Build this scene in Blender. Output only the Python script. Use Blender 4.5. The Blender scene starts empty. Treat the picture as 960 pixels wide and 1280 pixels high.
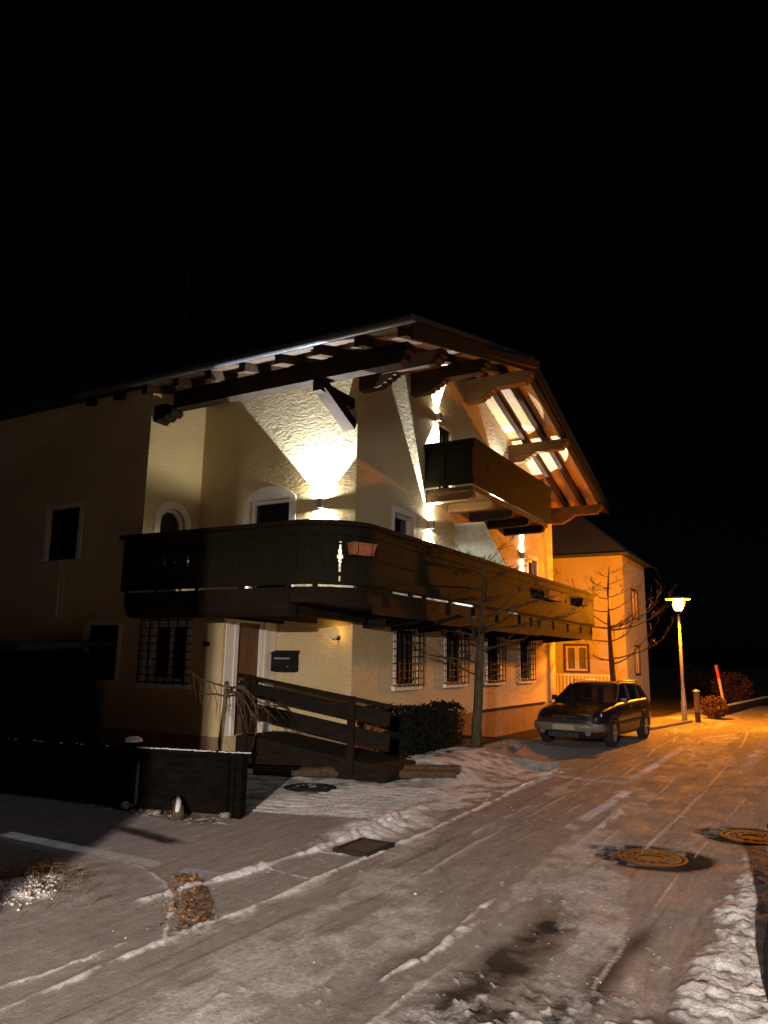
import bpy, bmesh, math, random
import numpy as np
from mathutils import Vector, Matrix

SCN = bpy.context.scene
COL = SCN.collection
S = 1.2                      # survey units -> metres, applied to everything at the end
random.seed(7)
PI = math.pi

# ------------------------------------------------------------------ tools
class MB:
    """collects shapes in one bmesh"""
    def __init__(self):
        self.bm = bmesh.new()
    def face(self, pts):
        vs = [self.bm.verts.new(p) for p in pts]
        try:
            return self.bm.faces.new(vs)
        except ValueError:
            return None
    def hexa(self, p):                       # p: 4 bottom + 4 top corners
        v = [self.bm.verts.new(q) for q in p]
        for f in ((3,2,1,0),(4,5,6,7),(0,1,5,4),(1,2,6,5),(2,3,7,6),(3,0,4,7)):
            self.bm.faces.new([v[i] for i in f])
    def box(self, x0, x1, y0, y1, z0, z1):
        x0,x1 = min(x0,x1),max(x0,x1); y0,y1=min(y0,y1),max(y0,y1); z0,z1=min(z0,z1),max(z0,z1)
        self.hexa([(x0,y0,z0),(x1,y0,z0),(x1,y1,z0),(x0,y1,z0),(x0,y0,z1),(x1,y0,z1),(x1,y1,z1),(x0,y1,z1)])
    def beam(self, p, q, w, h, up=(0,0,1)):  # box along p->q
        p=Vector(p); q=Vector(q); d=(q-p).normalized(); u=Vector(up)
        s=d.cross(u).normalized()*(w/2); t=s.cross(d).normalized()*(h/2)
        self.hexa([p-s-t,p+s-t,q+s-t,q-s-t,p-s+t,p+s+t,q+s+t,q-s+t])
    def prism(self, pts, vec):
        vec=Vector(vec); a=[self.bm.verts.new(p) for p in pts]; b=[self.bm.verts.new(Vector(p)+vec) for p in pts]
        n=len(pts)
        self.bm.faces.new(a[::-1]); self.bm.faces.new(b)
        for i in range(n):
            j=(i+1)%n; self.bm.faces.new((a[i],a[j],b[j],b[i]))
    def tube(self, pts, radii, n=6, cap=True):
        pts=[Vector(p) for p in pts]; rings=[]
        for i,p in enumerate(pts):
            d=(pts[min(i+1,len(pts)-1)]-pts[max(i-1,0)]).normalized()
            a=d.cross(Vector((0,0,1)))
            if a.length<1e-3: a=d.cross(Vector((1,0,0)))
            a.normalize(); b=d.cross(a)
            r=radii[i] if hasattr(radii,'__len__') else radii
            rings.append([self.bm.verts.new(p+(a*math.cos(2*PI*k/n)+b*math.sin(2*PI*k/n))*r) for k in range(n)])
        for r0,r1 in zip(rings,rings[1:]):
            for k in range(n):
                self.bm.faces.new((r0[k],r0[(k+1)%n],r1[(k+1)%n],r1[k]))
        if cap:
            self.bm.faces.new(rings[0][::-1]); self.bm.faces.new(rings[-1])
    def lathe(self, prof, c=(0,0,0), n=24, axis='z'):
        c=Vector(c); rings=[]
        for r,h in prof:
            ring=[]
            for k in range(n):
                a=2*PI*k/n
                if axis=='z': v=Vector((r*math.cos(a),r*math.sin(a),h))
                elif axis=='x': v=Vector((h,r*math.cos(a),r*math.sin(a)))
                else: v=Vector((r*math.sin(a),h,r*math.cos(a)))
                ring.append(self.bm.verts.new(c+v))
            rings.append(ring)
        for r0,r1 in zip(rings,rings[1:]):
            for k in range(n):
                self.bm.faces.new((r0[k],r0[(k+1)%n],r1[(k+1)%n],r1[k]))
        self.bm.faces.new(rings[0][::-1]); self.bm.faces.new(rings[-1])
    def sweep(self, path, prof, norm):
        """path: [(x,y)], norm: outward normals, prof: closed [(offset,z)]"""
        rings=[[self.bm.verts.new((x+nx*o,y+ny*o,z)) for o,z in prof] for (x,y),(nx,ny) in zip(path,norm)]
        m=len(prof)
        for r0,r1 in zip(rings,rings[1:]):
            for k in range(m):
                self.bm.faces.new((r0[k],r0[(k+1)%m],r1[(k+1)%m],r1[k]))
        self.bm.faces.new(rings[0][::-1]); self.bm.faces.new(rings[-1])
    def build(self, name, mat, parent=None, smooth=False, bevel=0.0, loc=None):
        bm=self.bm
        bmesh.ops.recalc_face_normals(bm, faces=bm.faces)
        me=bpy.data.meshes.new(name)
        org = Vector(parent_world(parent)) if parent is not None else Vector(loc or (0,0,0))
        bmesh.ops.translate(bm, verts=bm.verts, vec=-org)
        bm.to_mesh(me); bm.free()
        if isinstance(mat,(list,tuple)):
            for m in mat: me.materials.append(m)
        else: me.materials.append(mat)
        if smooth:
            for p in me.polygons: p.use_smooth=True
        o=bpy.data.objects.new(name,me); COL.objects.link(o)
        if parent is not None: o.parent=parent
        else: o.location=org
        if bevel:
            md=o.modifiers.new('bevel','BEVEL'); md.width=bevel; md.segments=2; md.limit_method='ANGLE'
        return o

def parent_world(o):
    v=Vector((0,0,0))
    while o is not None:
        v=v+o.location; o=o.parent
    return v
def tag(o, label=None, cat=None, group=None, kind=None):
    if label: o['label']=label
    if cat: o['category']=cat
    if group: o['group']=group
    if kind: o['kind']=kind
    return o
def thing(name, loc, label, cat, group=None):
    o=bpy.data.objects.new(name,None); COL.objects.link(o); o.location=loc; o.empty_display_size=.2
    return tag(o,label,cat,group)

# ------------------------------------------------------------------ materials
def new_mat(name):
    m=bpy.data.materials.new(name); m.use_nodes=True
    nt=m.node_tree; b=nt.nodes['Principled BSDF']
    return m,nt,b
def N(nt,t,**kw):
    n=nt.nodes.new(t)
    for k,v in kw.items(): setattr(n,k,v)
    return n
def ramp(nt, fac, stops):
    r=N(nt,'ShaderNodeValToRGB'); e=r.color_ramp.elements
    while len(e)<len(stops): e.new(.5)
    for i,(p,c) in enumerate(stops):
        e[i].position=p; e[i].color=(*c,1) if len(c)==3 else c
    nt.links.new(fac,r.inputs[0]); return r
def coords(nt, scale=(1,1,1)):
    g=N(nt,'ShaderNodeNewGeometry'); mp=N(nt,'ShaderNodeMapping'); mp.inputs['Scale'].default_value=scale
    nt.links.new(g.outputs['Position'],mp.inputs['Vector']); return mp.outputs[0]
def noise(nt, vec, scale, detail=4, rough=.55):
    n=N(nt,'ShaderNodeTexNoise'); n.inputs['Scale'].default_value=scale; n.inputs['Detail'].default_value=detail; n.inputs['Roughness'].default_value=rough
    if vec is not None: nt.links.new(vec,n.inputs['Vector'])
    return n
def bump(nt, b, h, strength=.5, dist=.01):
    n=N(nt,'ShaderNodeBump'); n.inputs['Strength'].default_value=strength; n.inputs['Distance'].default_value=dist
    nt.links.new(h,n.inputs['Height']); nt.links.new(n.outputs[0],b.inputs['Normal']); return n
def simple(name, c1, c2, scale=6, rough=.6, bstr=.3, bdist=.004, metal=0, stretch=(1,1,1), spec=None, coat=0):
    m,nt,b=new_mat(name); v=coords(nt,stretch); n=noise(nt,v,scale)
    r=ramp(nt,n.outputs['Fac'],[(.3,c1),(.7,c2)]); nt.links.new(r.outputs[0],b.inputs['Base Color'])
    b.inputs['Roughness'].default_value=rough; b.inputs['Metallic'].default_value=metal
    if spec is not None: b.inputs['Specular IOR Level'].default_value=spec
    if coat: b.inputs['Coat Weight'].default_value=coat; b.inputs['Coat Roughness'].default_value=.06
    if bstr:
        n2=noise(nt,v,scale*5); bump(nt,b,n2.outputs['Fac'],bstr,bdist)
    return m
def emis(name,col,strength):
    m,nt,b=new_mat(name); b.inputs['Base Color'].default_value=(*col,1)
    b.inputs['Emission Color'].default_value=(*col,1); b.inputs['Emission Strength'].default_value=strength
    return m

def plaster(name, base, dark):
    m,nt,b=new_mat(name)
    v=coords(nt)
    big=noise(nt,v,.7,3); fine=noise(nt,v,14,6,.7)
    r=ramp(nt,big.outputs['Fac'],[(.3,dark),(.62,base)])
    mx=N(nt,'ShaderNodeMix',data_type='RGBA',blend_type='MULTIPLY'); mx.inputs[0].default_value=.22
    nt.links.new(r.outputs[0],mx.inputs[6]); nt.links.new(fine.outputs['Fac'],mx.inputs[7])
    nt.links.new(mx.outputs[2],b.inputs['Base Color']); b.inputs['Roughness'].default_value=.9
    b.inputs['Specular IOR Level'].default_value=.2
    # scraped plaster: elongated trowel marks that show under grazing light
    d=noise(nt,v,2.0,2); vm=N(nt,'ShaderNodeVectorMath',operation='ADD')
    sc=N(nt,'ShaderNodeVectorMath',operation='SCALE'); sc.inputs['Scale'].default_value=.35
    nt.links.new(d.outputs['Color'],sc.inputs[0]); nt.links.new(v,vm.inputs[0]); nt.links.new(sc.outputs[0],vm.inputs[1])
    mp=N(nt,'ShaderNodeMapping'); mp.inputs['Scale'].default_value=(7,7,19); mp.inputs['Rotation'].default_value=(.35,.3,0)
    nt.links.new(vm.outputs[0],mp.inputs['Vector'])
    s1=noise(nt,mp.outputs[0],1.0,5,.62)
    s2=noise(nt,v,60,3)
    ad=N(nt,'ShaderNodeMath',operation='MULTIPLY_ADD'); ad.inputs[1].default_value=.12
    nt.links.new(s2.outputs['Fac'],ad.inputs[0]); nt.links.new(s1.outputs['Fac'],ad.inputs[2])
    bump(nt,b,ad.outputs[0],1.0,.036)
    return m

M={}
M['plaster']=plaster('cream_plaster',(.76,.63,.37),(.67,.54,.29))
M['far_plaster']=plaster('pale_plaster',(.78,.70,.52),(.66,.58,.42))
M['plinth']=simple('plinth_plaster',(.20,.13,.085),(.30,.19,.12),3,.9)
M['white']=simple('white_paint',(.74,.73,.70),(.82,.81,.78),5,.55,.15)
M['bark_wood']=simple('dark_timber',(.030,.019,.011),(.062,.038,.020),5,.6,.5,.004,stretch=(1,1,6))
M['board']=simple('parapet_boards',(.011,.0105,.006),(.025,.023,.012),4,.55,.45,.003,stretch=(7,7,.7))
def planks(name, c1, c2, axis, pitch, rough=.6):
    m,nt,b=new_mat(name); v=coords(nt,{'x':(1,8,8),'y':(8,1,8)}[axis]); n=noise(nt,v,1.6,5,.6)
    w=coords(nt); sx=N(nt,'ShaderNodeSeparateXYZ'); nt.links.new(w,sx.inputs[0])
    src=sx.outputs['X' if axis=='y' else 'Y']
    dv=N(nt,'ShaderNodeMath',operation='DIVIDE'); dv.inputs[1].default_value=pitch; nt.links.new(src,dv.inputs[0])
    fr=N(nt,'ShaderNodeMath',operation='FRACT'); nt.links.new(dv.outputs[0],fr.inputs[0])
    fl=N(nt,'ShaderNodeMath',operation='FLOOR'); nt.links.new(dv.outputs[0],fl.inputs[0])
    wn=N(nt,'ShaderNodeTexWhiteNoise',noise_dimensions='1D'); nt.links.new(fl.outputs[0],wn.inputs['W'])
    r=ramp(nt,n.outputs['Fac'],[(.3,c1),(.7,c2)])
    hs=N(nt,'ShaderNodeHueSaturation'); mr=N(nt,'ShaderNodeMapRange'); mr.inputs[3].default_value=.72; mr.inputs[4].default_value=1.15
    nt.links.new(wn.outputs['Value'],mr.inputs[0]); nt.links.new(mr.outputs[0],hs.inputs['Value']); nt.links.new(r.outputs[0],hs.inputs['Color'])
    nt.links.new(hs.outputs[0],b.inputs['Base Color']); b.inputs['Roughness'].default_value=rough
    g=ramp(nt,fr.outputs[0],[(0,(0,0,0)),(.06,(1,1,1))]); bump(nt,b,g.outputs[0],1,.008)
    return m
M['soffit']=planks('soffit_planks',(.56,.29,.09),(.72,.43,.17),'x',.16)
M['soffit_shaded']=planks('shaded_soffit_planks',(.045,.022,.008),(.08,.042,.016),'x',.16)  # same planks darkened: the left slope's dimness is put into the colour
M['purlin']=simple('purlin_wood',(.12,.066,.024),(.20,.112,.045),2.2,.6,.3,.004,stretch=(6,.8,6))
M['purlin_shaded']=simple('shaded_purlin_wood',(.035,.020,.011),(.065,.036,.02),2.2,.6,.3,.004,stretch=(6,.8,6))  # same purlin wood darkened: the unlit side is put into the colour
M['rafter']=simple('rafter_wood',(.028,.016,.009),(.05,.030,.016),2.5,.65,.3,.004)
M['eave_wood']=simple('eave_beam_wood',(.014,.009,.006),(.028,.018,.011),2.5,.65,.3,.004)
M['rooftile']=simple('roof_tiles',(.03,.026,.025),(.055,.045,.042),9,.8,.6,.02)
M['slate']=simple('blue_grey_slate',(.05,.06,.085),(.09,.10,.14),9,.8,.4,.01)
M['zinc']=simple('zinc_gutter',(.07,.075,.085),(.12,.125,.14),8,.5,.1,.002,metal=.2)
M['door']=simple('brown_door_wood',(.10,.052,.022),(.16,.085,.038),3,.45,.3,.003,stretch=(6,6,.8))
M['iron']=simple('black_iron',(.018,.016,.015),(.035,.03,.028),20,.5,.3,.002,metal=.6)
M['black']=simple('black_paint',(.010,.010,.011),(.018,.018,.020),14,.4,.1,.001)
M['terracotta']=simple('terracotta',(.42,.15,.075),(.52,.20,.10),10,.8,.3,.003)
M['redwood']=simple('reddish_box_wood',(.40,.17,.055),(.50,.24,.085),6,.7,.3,.003)
M['fence']=simple('fence_timber',(.004,.0035,.003),(.009,.0075,.006),4,.75,.5,.004,stretch=(5,1,5))
M['ramp_wood']=simple('ramp_timber',(.009,.007,.005),(.020,.015,.010),4,.7,.5,.004,stretch=(5,1,5))
M['snow_top']=simple('lying_snow',(.62,.63,.66),(.80,.81,.84),20,.7,.8,.015)
M['steel']=simple('galvanised_steel',(.38,.37,.35),(.50,.49,.46),16,.45,.15,.002,metal=.5)
M['bollard']=simple('weathered_bollard_wood',(.20,.13,.06),(.32,.21,.10),5,.8,.5,.004,stretch=(6,6,1))
M['red']=simple('red_paint',(.55,.035,.02),(.66,.05,.03),12,.5,.1,.001)
M['pole_wood']=simple('pale_pole_wood',(.45,.32,.17),(.56,.42,.25),6,.7,.3,.002,stretch=(5,5,1))
M['concrete']=simple('kerb_concrete',(.20,.19,.18),(.32,.30,.28),9,.9,.6,.006)
M['log']=simple('kerb_timber',(.050,.034,.022),(.10,.066,.042),5,.85,.8,.01,stretch=(4,1,4))
M['bark']=simple('tree_bark',(.045,.038,.024),(.10,.085,.055),9,.9,.8,.01,stretch=(2,2,.6))
M['bark_dark']=simple('dark_bark',(.060,.038,.024),(.11,.07,.042),9,.9,.7,.008)
M['twig']=simple('twig_bark',(.10,.065,.04),(.18,.12,.075),9,.9,.5,.004)
M['pale_bark']=simple('pale_sapling_bark',(.09,.065,.035),(.17,.12,.065),9,.9,.5,.005)
M['hedge']=simple('hedge_leaves',(.004,.005,.003),(.012,.014,.007),6,.8,0)
M['beech']=simple('dry_beech_leaves',(.20,.085,.025),(.34,.15,.045),6,.85,0)
M['dryshrub']=simple('dry_shrub_twigs',(.06,.026,.014),(.11,.05,.026),6,.85,0)
M['carpaint']=simple('black_car_paint',(.009,.008,.0075),(.015,.0135,.012),30,.45,0,metal=.0,coat=.45)
M['trim']=simple('black_plastic',(.018,.018,.019),(.028,.028,.03),20,.55,.1,.001)
M['silver_trim']=simple('grey_bumper_trim',(.14,.125,.105),(.20,.18,.155),14,.4,.05,.001)
M['rim']=simple('alloy_rim',(.30,.30,.31),(.42,.42,.43),18,.3,.05,.001,metal=.9)
M['rubber']=simple('tyre_rubber',(.012,.012,.012),(.022,.022,.022),25,.85,.5,.003)
M['chrome']=simple('chrome',(.55,.55,.56),(.65,.65,.66),10,.12,0,metal=1)
M['platewhite']=simple('number_plate',(.32,.30,.25),(.40,.37,.31),8,.45,0)
M['castiron']=simple('cast_iron_cover',(.022,.017,.013),(.06,.046,.034),18,.7,.12,.003,metal=.0,spec=.2)
M['grate']=simple('drain_grate_iron',(.018,.017,.016),(.035,.032,.03),16,.5,.5,.003,metal=.5)
M['leaf']=simple('dead_leaves',(.16,.085,.035),(.34,.20,.10),12,.85,0)
M['stone']=simple('field_stone',(.16,.14,.12),(.30,.27,.23),6,.9,.8,.012)
M['curtain']=simple('pale_curtain',(.10,.09,.06),(.26,.23,.16),5,.9,.2,.004,stretch=(8,8,.5))
def glass_mat(name, col, rough=.04):
    m,nt,b=new_mat(name); v=coords(nt); n=noise(nt,v,3); r=ramp(nt,n.outputs['Fac'],[(.3,col),(.7,tuple(c*1.5 for c in col))])
    nt.links.new(r.outputs[0],b.inputs['Base Color']); b.inputs['Roughness'].default_value=rough; b.inputs['Specular IOR Level'].default_value=.6
    return m
M['pane']=glass_mat('dark_window_glass',(.008,.010,.016))
M['carglass']=glass_mat('car_glass',(.010,.011,.012),.03)
m,nt,b=new_mat('frosted_glass'); v=coords(nt); n=noise(nt,v,5,6,.7)
r=ramp(nt,n.outputs['Fac'],[(.35,(.42,.50,.46)),(.65,(.74,.80,.76))]); nt.links.new(r.outputs[0],b.inputs['Base Color'])
b.inputs['Roughness'].default_value=.5; b.inputs['Transmission Weight'].default_value=.25; M['frost']=m
m,nt,b=new_mat('headlight_lens'); b.inputs['Base Color'].default_value=(.45,.45,.44,1); b.inputs['Roughness'].default_value=.12; b.inputs['Metallic'].default_value=.7
n=noise(nt,coords(nt),30); bump(nt,b,n.outputs['Fac'],.3,.003); M['lens']=m
m=bpy.data.materials.new('opal_globe_glass'); m.use_nodes=True; nt=m.node_tree; nt.nodes.remove(nt.nodes['Principled BSDF'])
tr=N(nt,'ShaderNodeBsdfTransparent'); em=N(nt,'ShaderNodeEmission'); em.inputs[0].default_value=(1,.76,.42,1); em.inputs[1].default_value=.16; tr.inputs[0].default_value=(.55,.55,.55,1)  # faint emission added for the globe's glow
ad=N(nt,'ShaderNodeAddShader'); nt.links.new(tr.outputs[0],ad.inputs[0]); nt.links.new(em.outputs[0],ad.inputs[1]); nt.links.new(ad.outputs[0],nt.nodes['Material Output'].inputs['Surface']); M['opal']=m

for k in ('board','eave_wood','rafter','purlin_shaded','purlin','fence','ramp_wood','log','hedge','rooftile','bark','bark_dark','twig','black','pale_bark','redwood','carpaint','dryshrub','beech','terracotta','concrete','stone'):
    if k=='carpaint': continue
    b=M[k].node_tree.nodes['Principled BSDF']; b.inputs['Specular IOR Level'].default_value=.12; b.inputs['Roughness'].default_value=.85
M['fence'].node_tree.nodes['Principled BSDF'].inputs['Specular IOR Level'].default_value=0
# ground: masks painted by what lies there (snow cover, bare wet asphalt and the darkened far ground, leaf litter)
def ground_mat():
    m,nt,b=new_mat('snowy_ground'); v=coords(nt)
    at=N(nt,'ShaderNodeVertexColor',layer_name='cover'); sp=N(nt,'ShaderNodeSeparateColor'); nt.links.new(at.outputs['Color'],sp.inputs[0])
    n1=noise(nt,v,2.2,6,.65); n2=noise(nt,v,24,5,.7)
    vs=coords(nt,(1.2,7,1)); n3=noise(nt,vs,1.1,5,.65)      # streaks along the road
    n5=noise(nt,v,9,6,.75); n6=noise(nt,coords(nt,(2.2,9,1)),2.6,6,.75)
    blend=N(nt,'ShaderNodeMix',data_type='FLOAT'); blend.inputs[0].default_value=.5; nt.links.new(n6.outputs['Fac'],blend.inputs[2]); nt.links.new(n5.outputs['Fac'],blend.inputs[3])
    bl2=N(nt,'ShaderNodeMix',data_type='FLOAT'); bl2.inputs[0].default_value=.35; nt.links.new(blend.outputs[0],bl2.inputs[2]); nt.links.new(n3.outputs['Fac'],bl2.inputs[3])
    packed=ramp(nt,bl2.outputs[0],[(.30,(.11,.101,.096)),(.43,(.235,.222,.215)),(.55,(.32,.308,.30)),(.70,(.58,.575,.58))])
    snow=ramp(nt,n2.outputs['Fac'],[(.3,(.55,.55,.57)),(.6,(.80,.81,.84))])
    asph=ramp(nt,n1.outputs['Fac'],[(.3,(.035,.030,.027)),(.7,(.075,.062,.052))])
    litter=ramp(nt,n2.outputs['Fac'],[(.3,(.05,.03,.018)),(.5,(.15,.095,.055)),(.7,(.42,.37,.33))])
    def mix(f,a,c):
        x=N(nt,'ShaderNodeMix',data_type='RGBA'); nt.links.new(f,x.inputs[0]); nt.links.new(a,x.inputs[6]); nt.links.new(c,x.inputs[7]); return x.outputs[2]
    def rough_edge(mask, amt=.45):
        a=N(nt,'ShaderNodeMath',operation='MULTIPLY_ADD'); a.inputs[1].default_value=amt; nt.links.new(n2.outputs['Fac'],a.inputs[0]); nt.links.new(mask,a.inputs[2])
        rr=N(nt,'ShaderNodeMapRange'); rr.inputs[1].default_value=amt*.5+.25; rr.inputs[2].default_value=amt*.5+.65; nt.links.new(a.outputs[0],rr.inputs[0]); return rr.outputs[0]
    fs=rough_edge(sp.outputs[0]); fw=rough_edge(sp.outputs[1],.15); fl=rough_edge(sp.outputs[2])
    c=mix(fl,packed.outputs[0],litter.outputs[0]); c=mix(fw,c,asph.outputs[0]); c=mix(fs,c,snow.outputs[0])
    nt.links.new(c,b.inputs['Base Color'])
    rg=N(nt,'ShaderNodeMapRange'); rg.inputs[1].default_value=.35; rg.inputs[2].default_value=.65; rg.inputs[3].default_value=.62; rg.inputs[4].default_value=.92; b.inputs['Specular IOR Level'].default_value=.10
    nt.links.new(n1.outputs['Fac'],rg.inputs[0])
    wr=N(nt,'ShaderNodeMath',operation='MULTIPLY_ADD'); wr.inputs[1].default_value=-.16; nt.links.new(fw,wr.inputs[0]); nt.links.new(rg.outputs[0],wr.inputs[2])
    nt.links.new(wr.outputs[0],b.inputs['Roughness'])
    ad=N(nt,'ShaderNodeMath',operation='MULTIPLY_ADD'); ad.inputs[1].default_value=.9; nt.links.new(n6.outputs['Fac'],ad.inputs[0]); nt.links.new(n2.outputs['Fac'],ad.inputs[2])
    spc=N(nt,'ShaderNodeMath',operation='MULTIPLY_ADD'); spc.inputs[1].default_value=-.06; spc.inputs[2].default_value=.06; nt.links.new(fw,spc.inputs[0]); nt.links.new(spc.outputs[0],b.inputs['Specular IOR Level'])
    n4=noise(nt,v,75,4,.7); ad2=N(nt,'ShaderNodeMath',operation='MULTIPLY_ADD'); ad2.inputs[1].default_value=.7
    nt.links.new(n4.outputs['Fac'],ad2.inputs[0]); nt.links.new(ad.outputs[0],ad2.inputs[2])
    bump(nt,b,ad2.outputs[0],.8,.022)
    return m
M['ground']=ground_mat()

# ------------------------------------------------------------------ ground sheet
rng=np.random.default_rng(3)
def vnoise(x,y,seed=0):
    r=np.random.default_rng(seed).random((256,256))
    xi=np.floor(x).astype(int); yi=np.floor(y).astype(int); fx=x-xi; fy=y-yi
    fx=fx*fx*(3-2*fx); fy=fy*fy*(3-2*fy)
    a=r[xi%256,yi%256]; b=r[(xi+1)%256,yi%256]; c=r[xi%256,(yi+1)%256]; d=r[(xi+1)%256,(yi+1)%256]
    return (a*(1-fx)+b*fx)*(1-fy)+(c*(1-fx)+d*fx)*fy
def fbm(x,y,s,o=4,seed=0):
    t=0; a=.5
    for i in range(o):
        t=t+a*vnoise(x*s+13.7*i,y*s+7.1*i,seed+i); a*=.5; s*=2.03
    return t/(1-.5**o)
def sst(a,b,x):
    t=np.clip((x-a)/(b-a),0,1); return t*t*(3-2*t)
def seg_dist(x,y,pts):
    d=np.full(np.shape(x),1e9)
    for (ax,ay),(bx,by) in zip(pts,pts[1:]):
        L2=(bx-ax)**2+(by-ay)**2; t=np.clip(((x-ax)*(bx-ax)+(y-ay)*(by-ay))/L2,0,1)
        d=np.minimum(d,np.hypot(x-ax-t*(bx-ax),y-ay-t*(by-ay)))
    return d
def inpoly(x,y,poly):
    c=np.zeros(np.shape(x),bool); n=len(poly)
    for i in range(n):
        (x0,y0),(x1,y1)=poly[i],poly[(i+1)%n]
        k=((y0>y)!=(y1>y))&(x<(x1-x0)*(y-y0)/(y1-y0+1e-12)+x0); c^=k
    return c
def mound(x,y):           # raised planting bed at the foot of the house
    e=sst(9.3,10.1,x+.0*y)*sst(3.9,5.0,y)*(1-sst(13.5,15.0,x))
    return .20*e
def ground_eval(x,y):
    n1=fbm(x,y,1.3,4,1); n2=fbm(x,y,7,4,11); n3=fbm(x,y,22,3,21)
    z=.015*(n1-.5)+mound(x,y)
    snow=np.zeros_like(x); wet=np.zeros_like(x); lit=np.zeros_like(x)
    wob=.06*(fbm(x,y,2.5,3,31)-.5)
    road=sst(.70,.78,y+wob*2)*(1-sst(3.30,3.40,y+wob))
    # gutter strip: thin snow ridges along both edges and at its cross joints
    vis=sst(.38,.55,fbm(x,y,1.7,3,41))
    for pts,w,h,k in (([(1,3.36),(3.42,3.36),(5.7,3.33),(8.2,3.40),(11.8,3.60)],.026,.020,1),
                    ([(3.9,4.02),(4.3,3.93),(5.74,3.80),(8.2,3.95)],.050,.034,1.2),
                    ([(4.24,4.19),(4.0,3.85),(3.42,3.35)],.018,.016,1),
                    ([(4.24,4.19),(4.44,4.62),(4.49,5.2)],.022,.014,.9),([(5.55,3.8),(5.62,3.35)],.016,.012,.8),
                    ([(6.1,3.83),(6.12,3.35)],.018,.012,.8),([(4.95,3.9),(4.9,3.36)],.015,.01,.7),
                    ([(2.3,3.62),(3.0,3.50),(3.3,3.52)],.018,.014,.8),
                    ([(8.3,3.42),(9.9,3.9)],.02,.014,.8),([(9.0,3.42),(10.3,3.75),(11.3,3.62)],.02,.014,.8),
                    ([(3.62,2.03),(3.95,2.05)],.024,.02,1),([(4.0,2.02),(4.55,2.03)],.022,.02,1),([(4.65,2.06),(5.2,2.08)],.022,.018,.9),([(5.3,2.12),(6.1,2.25)],.014,.01,.6),
                    ([(7.9,2.02),(8.5,1.98),(8.9,2.05)],.03,.016,.8),([(9.2,2.9),(11.5,2.8)],.03,.012,.6),([(7.0,3.0),(9.0,2.95)],.03,.012,.5)):
        d=seg_dist(x+wob*.9,y+wob*1.3+.05*(n2-.5),pts); g=np.exp(-(d/(w*(.45+1.1*n2)))**2)*(.40+.60*vis*sst(.3,.55,n2))
        z=z+h*g*(.6+.8*n3); snow=np.maximum(snow,k*np.clip(g*1.15,0,.86)*(.62+.75*n3))
    # snow bank on the right side of the road
    bank=1-sst(.60,.78,y+.25*(fbm(x,y,3.0,3,51)-.5)); bank=bank*(1-sst(8.0,8.6,x+.3*(n2-.5)))*sst(3.5,4.3,x)
    z=z+bank*(.025+.07*np.abs(n2-.45)+.07*np.abs(n3-.5)+.03*(fbm(x,y,45,2,71)-.5)); snow=np.maximum(snow,bank*(.30+1.6*(n3-.38)+1.6*np.abs(n2-.47)))
    edge=np.exp(-((y-.78+.25*(fbm(x,y,3.0,3,51)-.5))/.05)**2)*(1-sst(8,8.6,x))*sst(3.8,4.6,x); wet=np.maximum(wet,edge*.35)
    near=(1-sst(3.6,4.5,x+.4*(n1-.5)))*(1-sst(1.2,2.4,y)); z=z+near*.05*(n3-.4); wet=np.maximum(wet,near*.75*sst(.30,.55,n2))
    snow=np.maximum(snow,near*.8*sst(.62,.75,n3))
    # thawed rings round the manholes
    for cx,cy,a,bb in ((7.04,1.38,.50,.60),(8.34,.70,.50,.60)):
        q=np.hypot((x-cx)/a,(y-cy)/bb)+.12*(n2-.5); k=1-sst(.66,1.12,q); wet=np.maximum(wet,.80*k); snow=snow*(1-k); z=z*(1-k)-.012*k; z=z
    # bare wheel tracks in the foreground
    tr=np.exp(-((y-1.62-.02*(x-4)+.25*(n1-.5))/.20)**2)*sst(2.6,3.4,x)*(1-sst(4.7,5.9,x)); wet=np.maximum(wet,tr*.86*(.60+.9*(n2-.25)))
    tr=np.exp(-((y-1.12+.03*(x-4)+.2*(n1-.5))/.12)**2)*sst(3.2,3.8,x)*(1-sst(4.9,5.6,x)); wet=np.maximum(wet,tr*.62)
    tr=np.exp(-((y-2.02+.2*(n1-.5))/.14)**2)*sst(2.2,3.4,x)*(1-sst(4.0,5.0,x)); wet=np.maximum(wet,tr*.42)
    # faint wheel ruts along the whole road
    for yc,wd in ((1.5,.28),(2.65,.28)):
        g=np.exp(-((y-yc-.03*np.sin(x*.5))/wd)**2)*sst(4,7,x)*(1-sst(40,60,x)); z=z-.012*g; wet=np.maximum(wet,g*.22*n1)
    # tyre tracks left in the snow film: thin pale and dark lines along and across the road
    r=np.random.default_rng(77)
    for k in range(22):
        yc=r.uniform(.9,3.3); sl=r.normal(0,.035); cv=r.normal(0,.004); w=r.uniform(.016,.045); dk=r.random()<.5
        g=np.exp(-((y-yc-sl*(x-5)-cv*(x-5)**2+.03*(n1-.5))/w)**2)*sst(.40,.58,fbm(x,y*3+k,.8,2,90+k))*road
        if dk: wet=np.maximum(wet,g*.42)
        else: snow=np.maximum(snow,g*.50); z=z+g*.006
    for k,(a0,b0,a1,b1) in enumerate(((3.2,.9,6.4,3.2),(3.4,.9,6.8,3.3),(4.6,.9,5.0,2.2),(8.0,3.3,12,1.2),(8.5,3.35,12.6,1.25),(5.2,3.3,6.2,2.3))):
        g=np.exp(-(seg_dist(x+.15*(n1-.5),y+.15*(n1-.5),[(a0,b0),(a1,b1)])/.035)**2)*sst(.35,.6,n2)*road; wet=np.maximum(wet,g*.38)
    patch=sst(.50,.62,fbm(x*.45,y*1.8,1.1,4,65))*road; snow=np.maximum(snow,patch*.42*(.55+.9*(n2-.2)))
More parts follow.
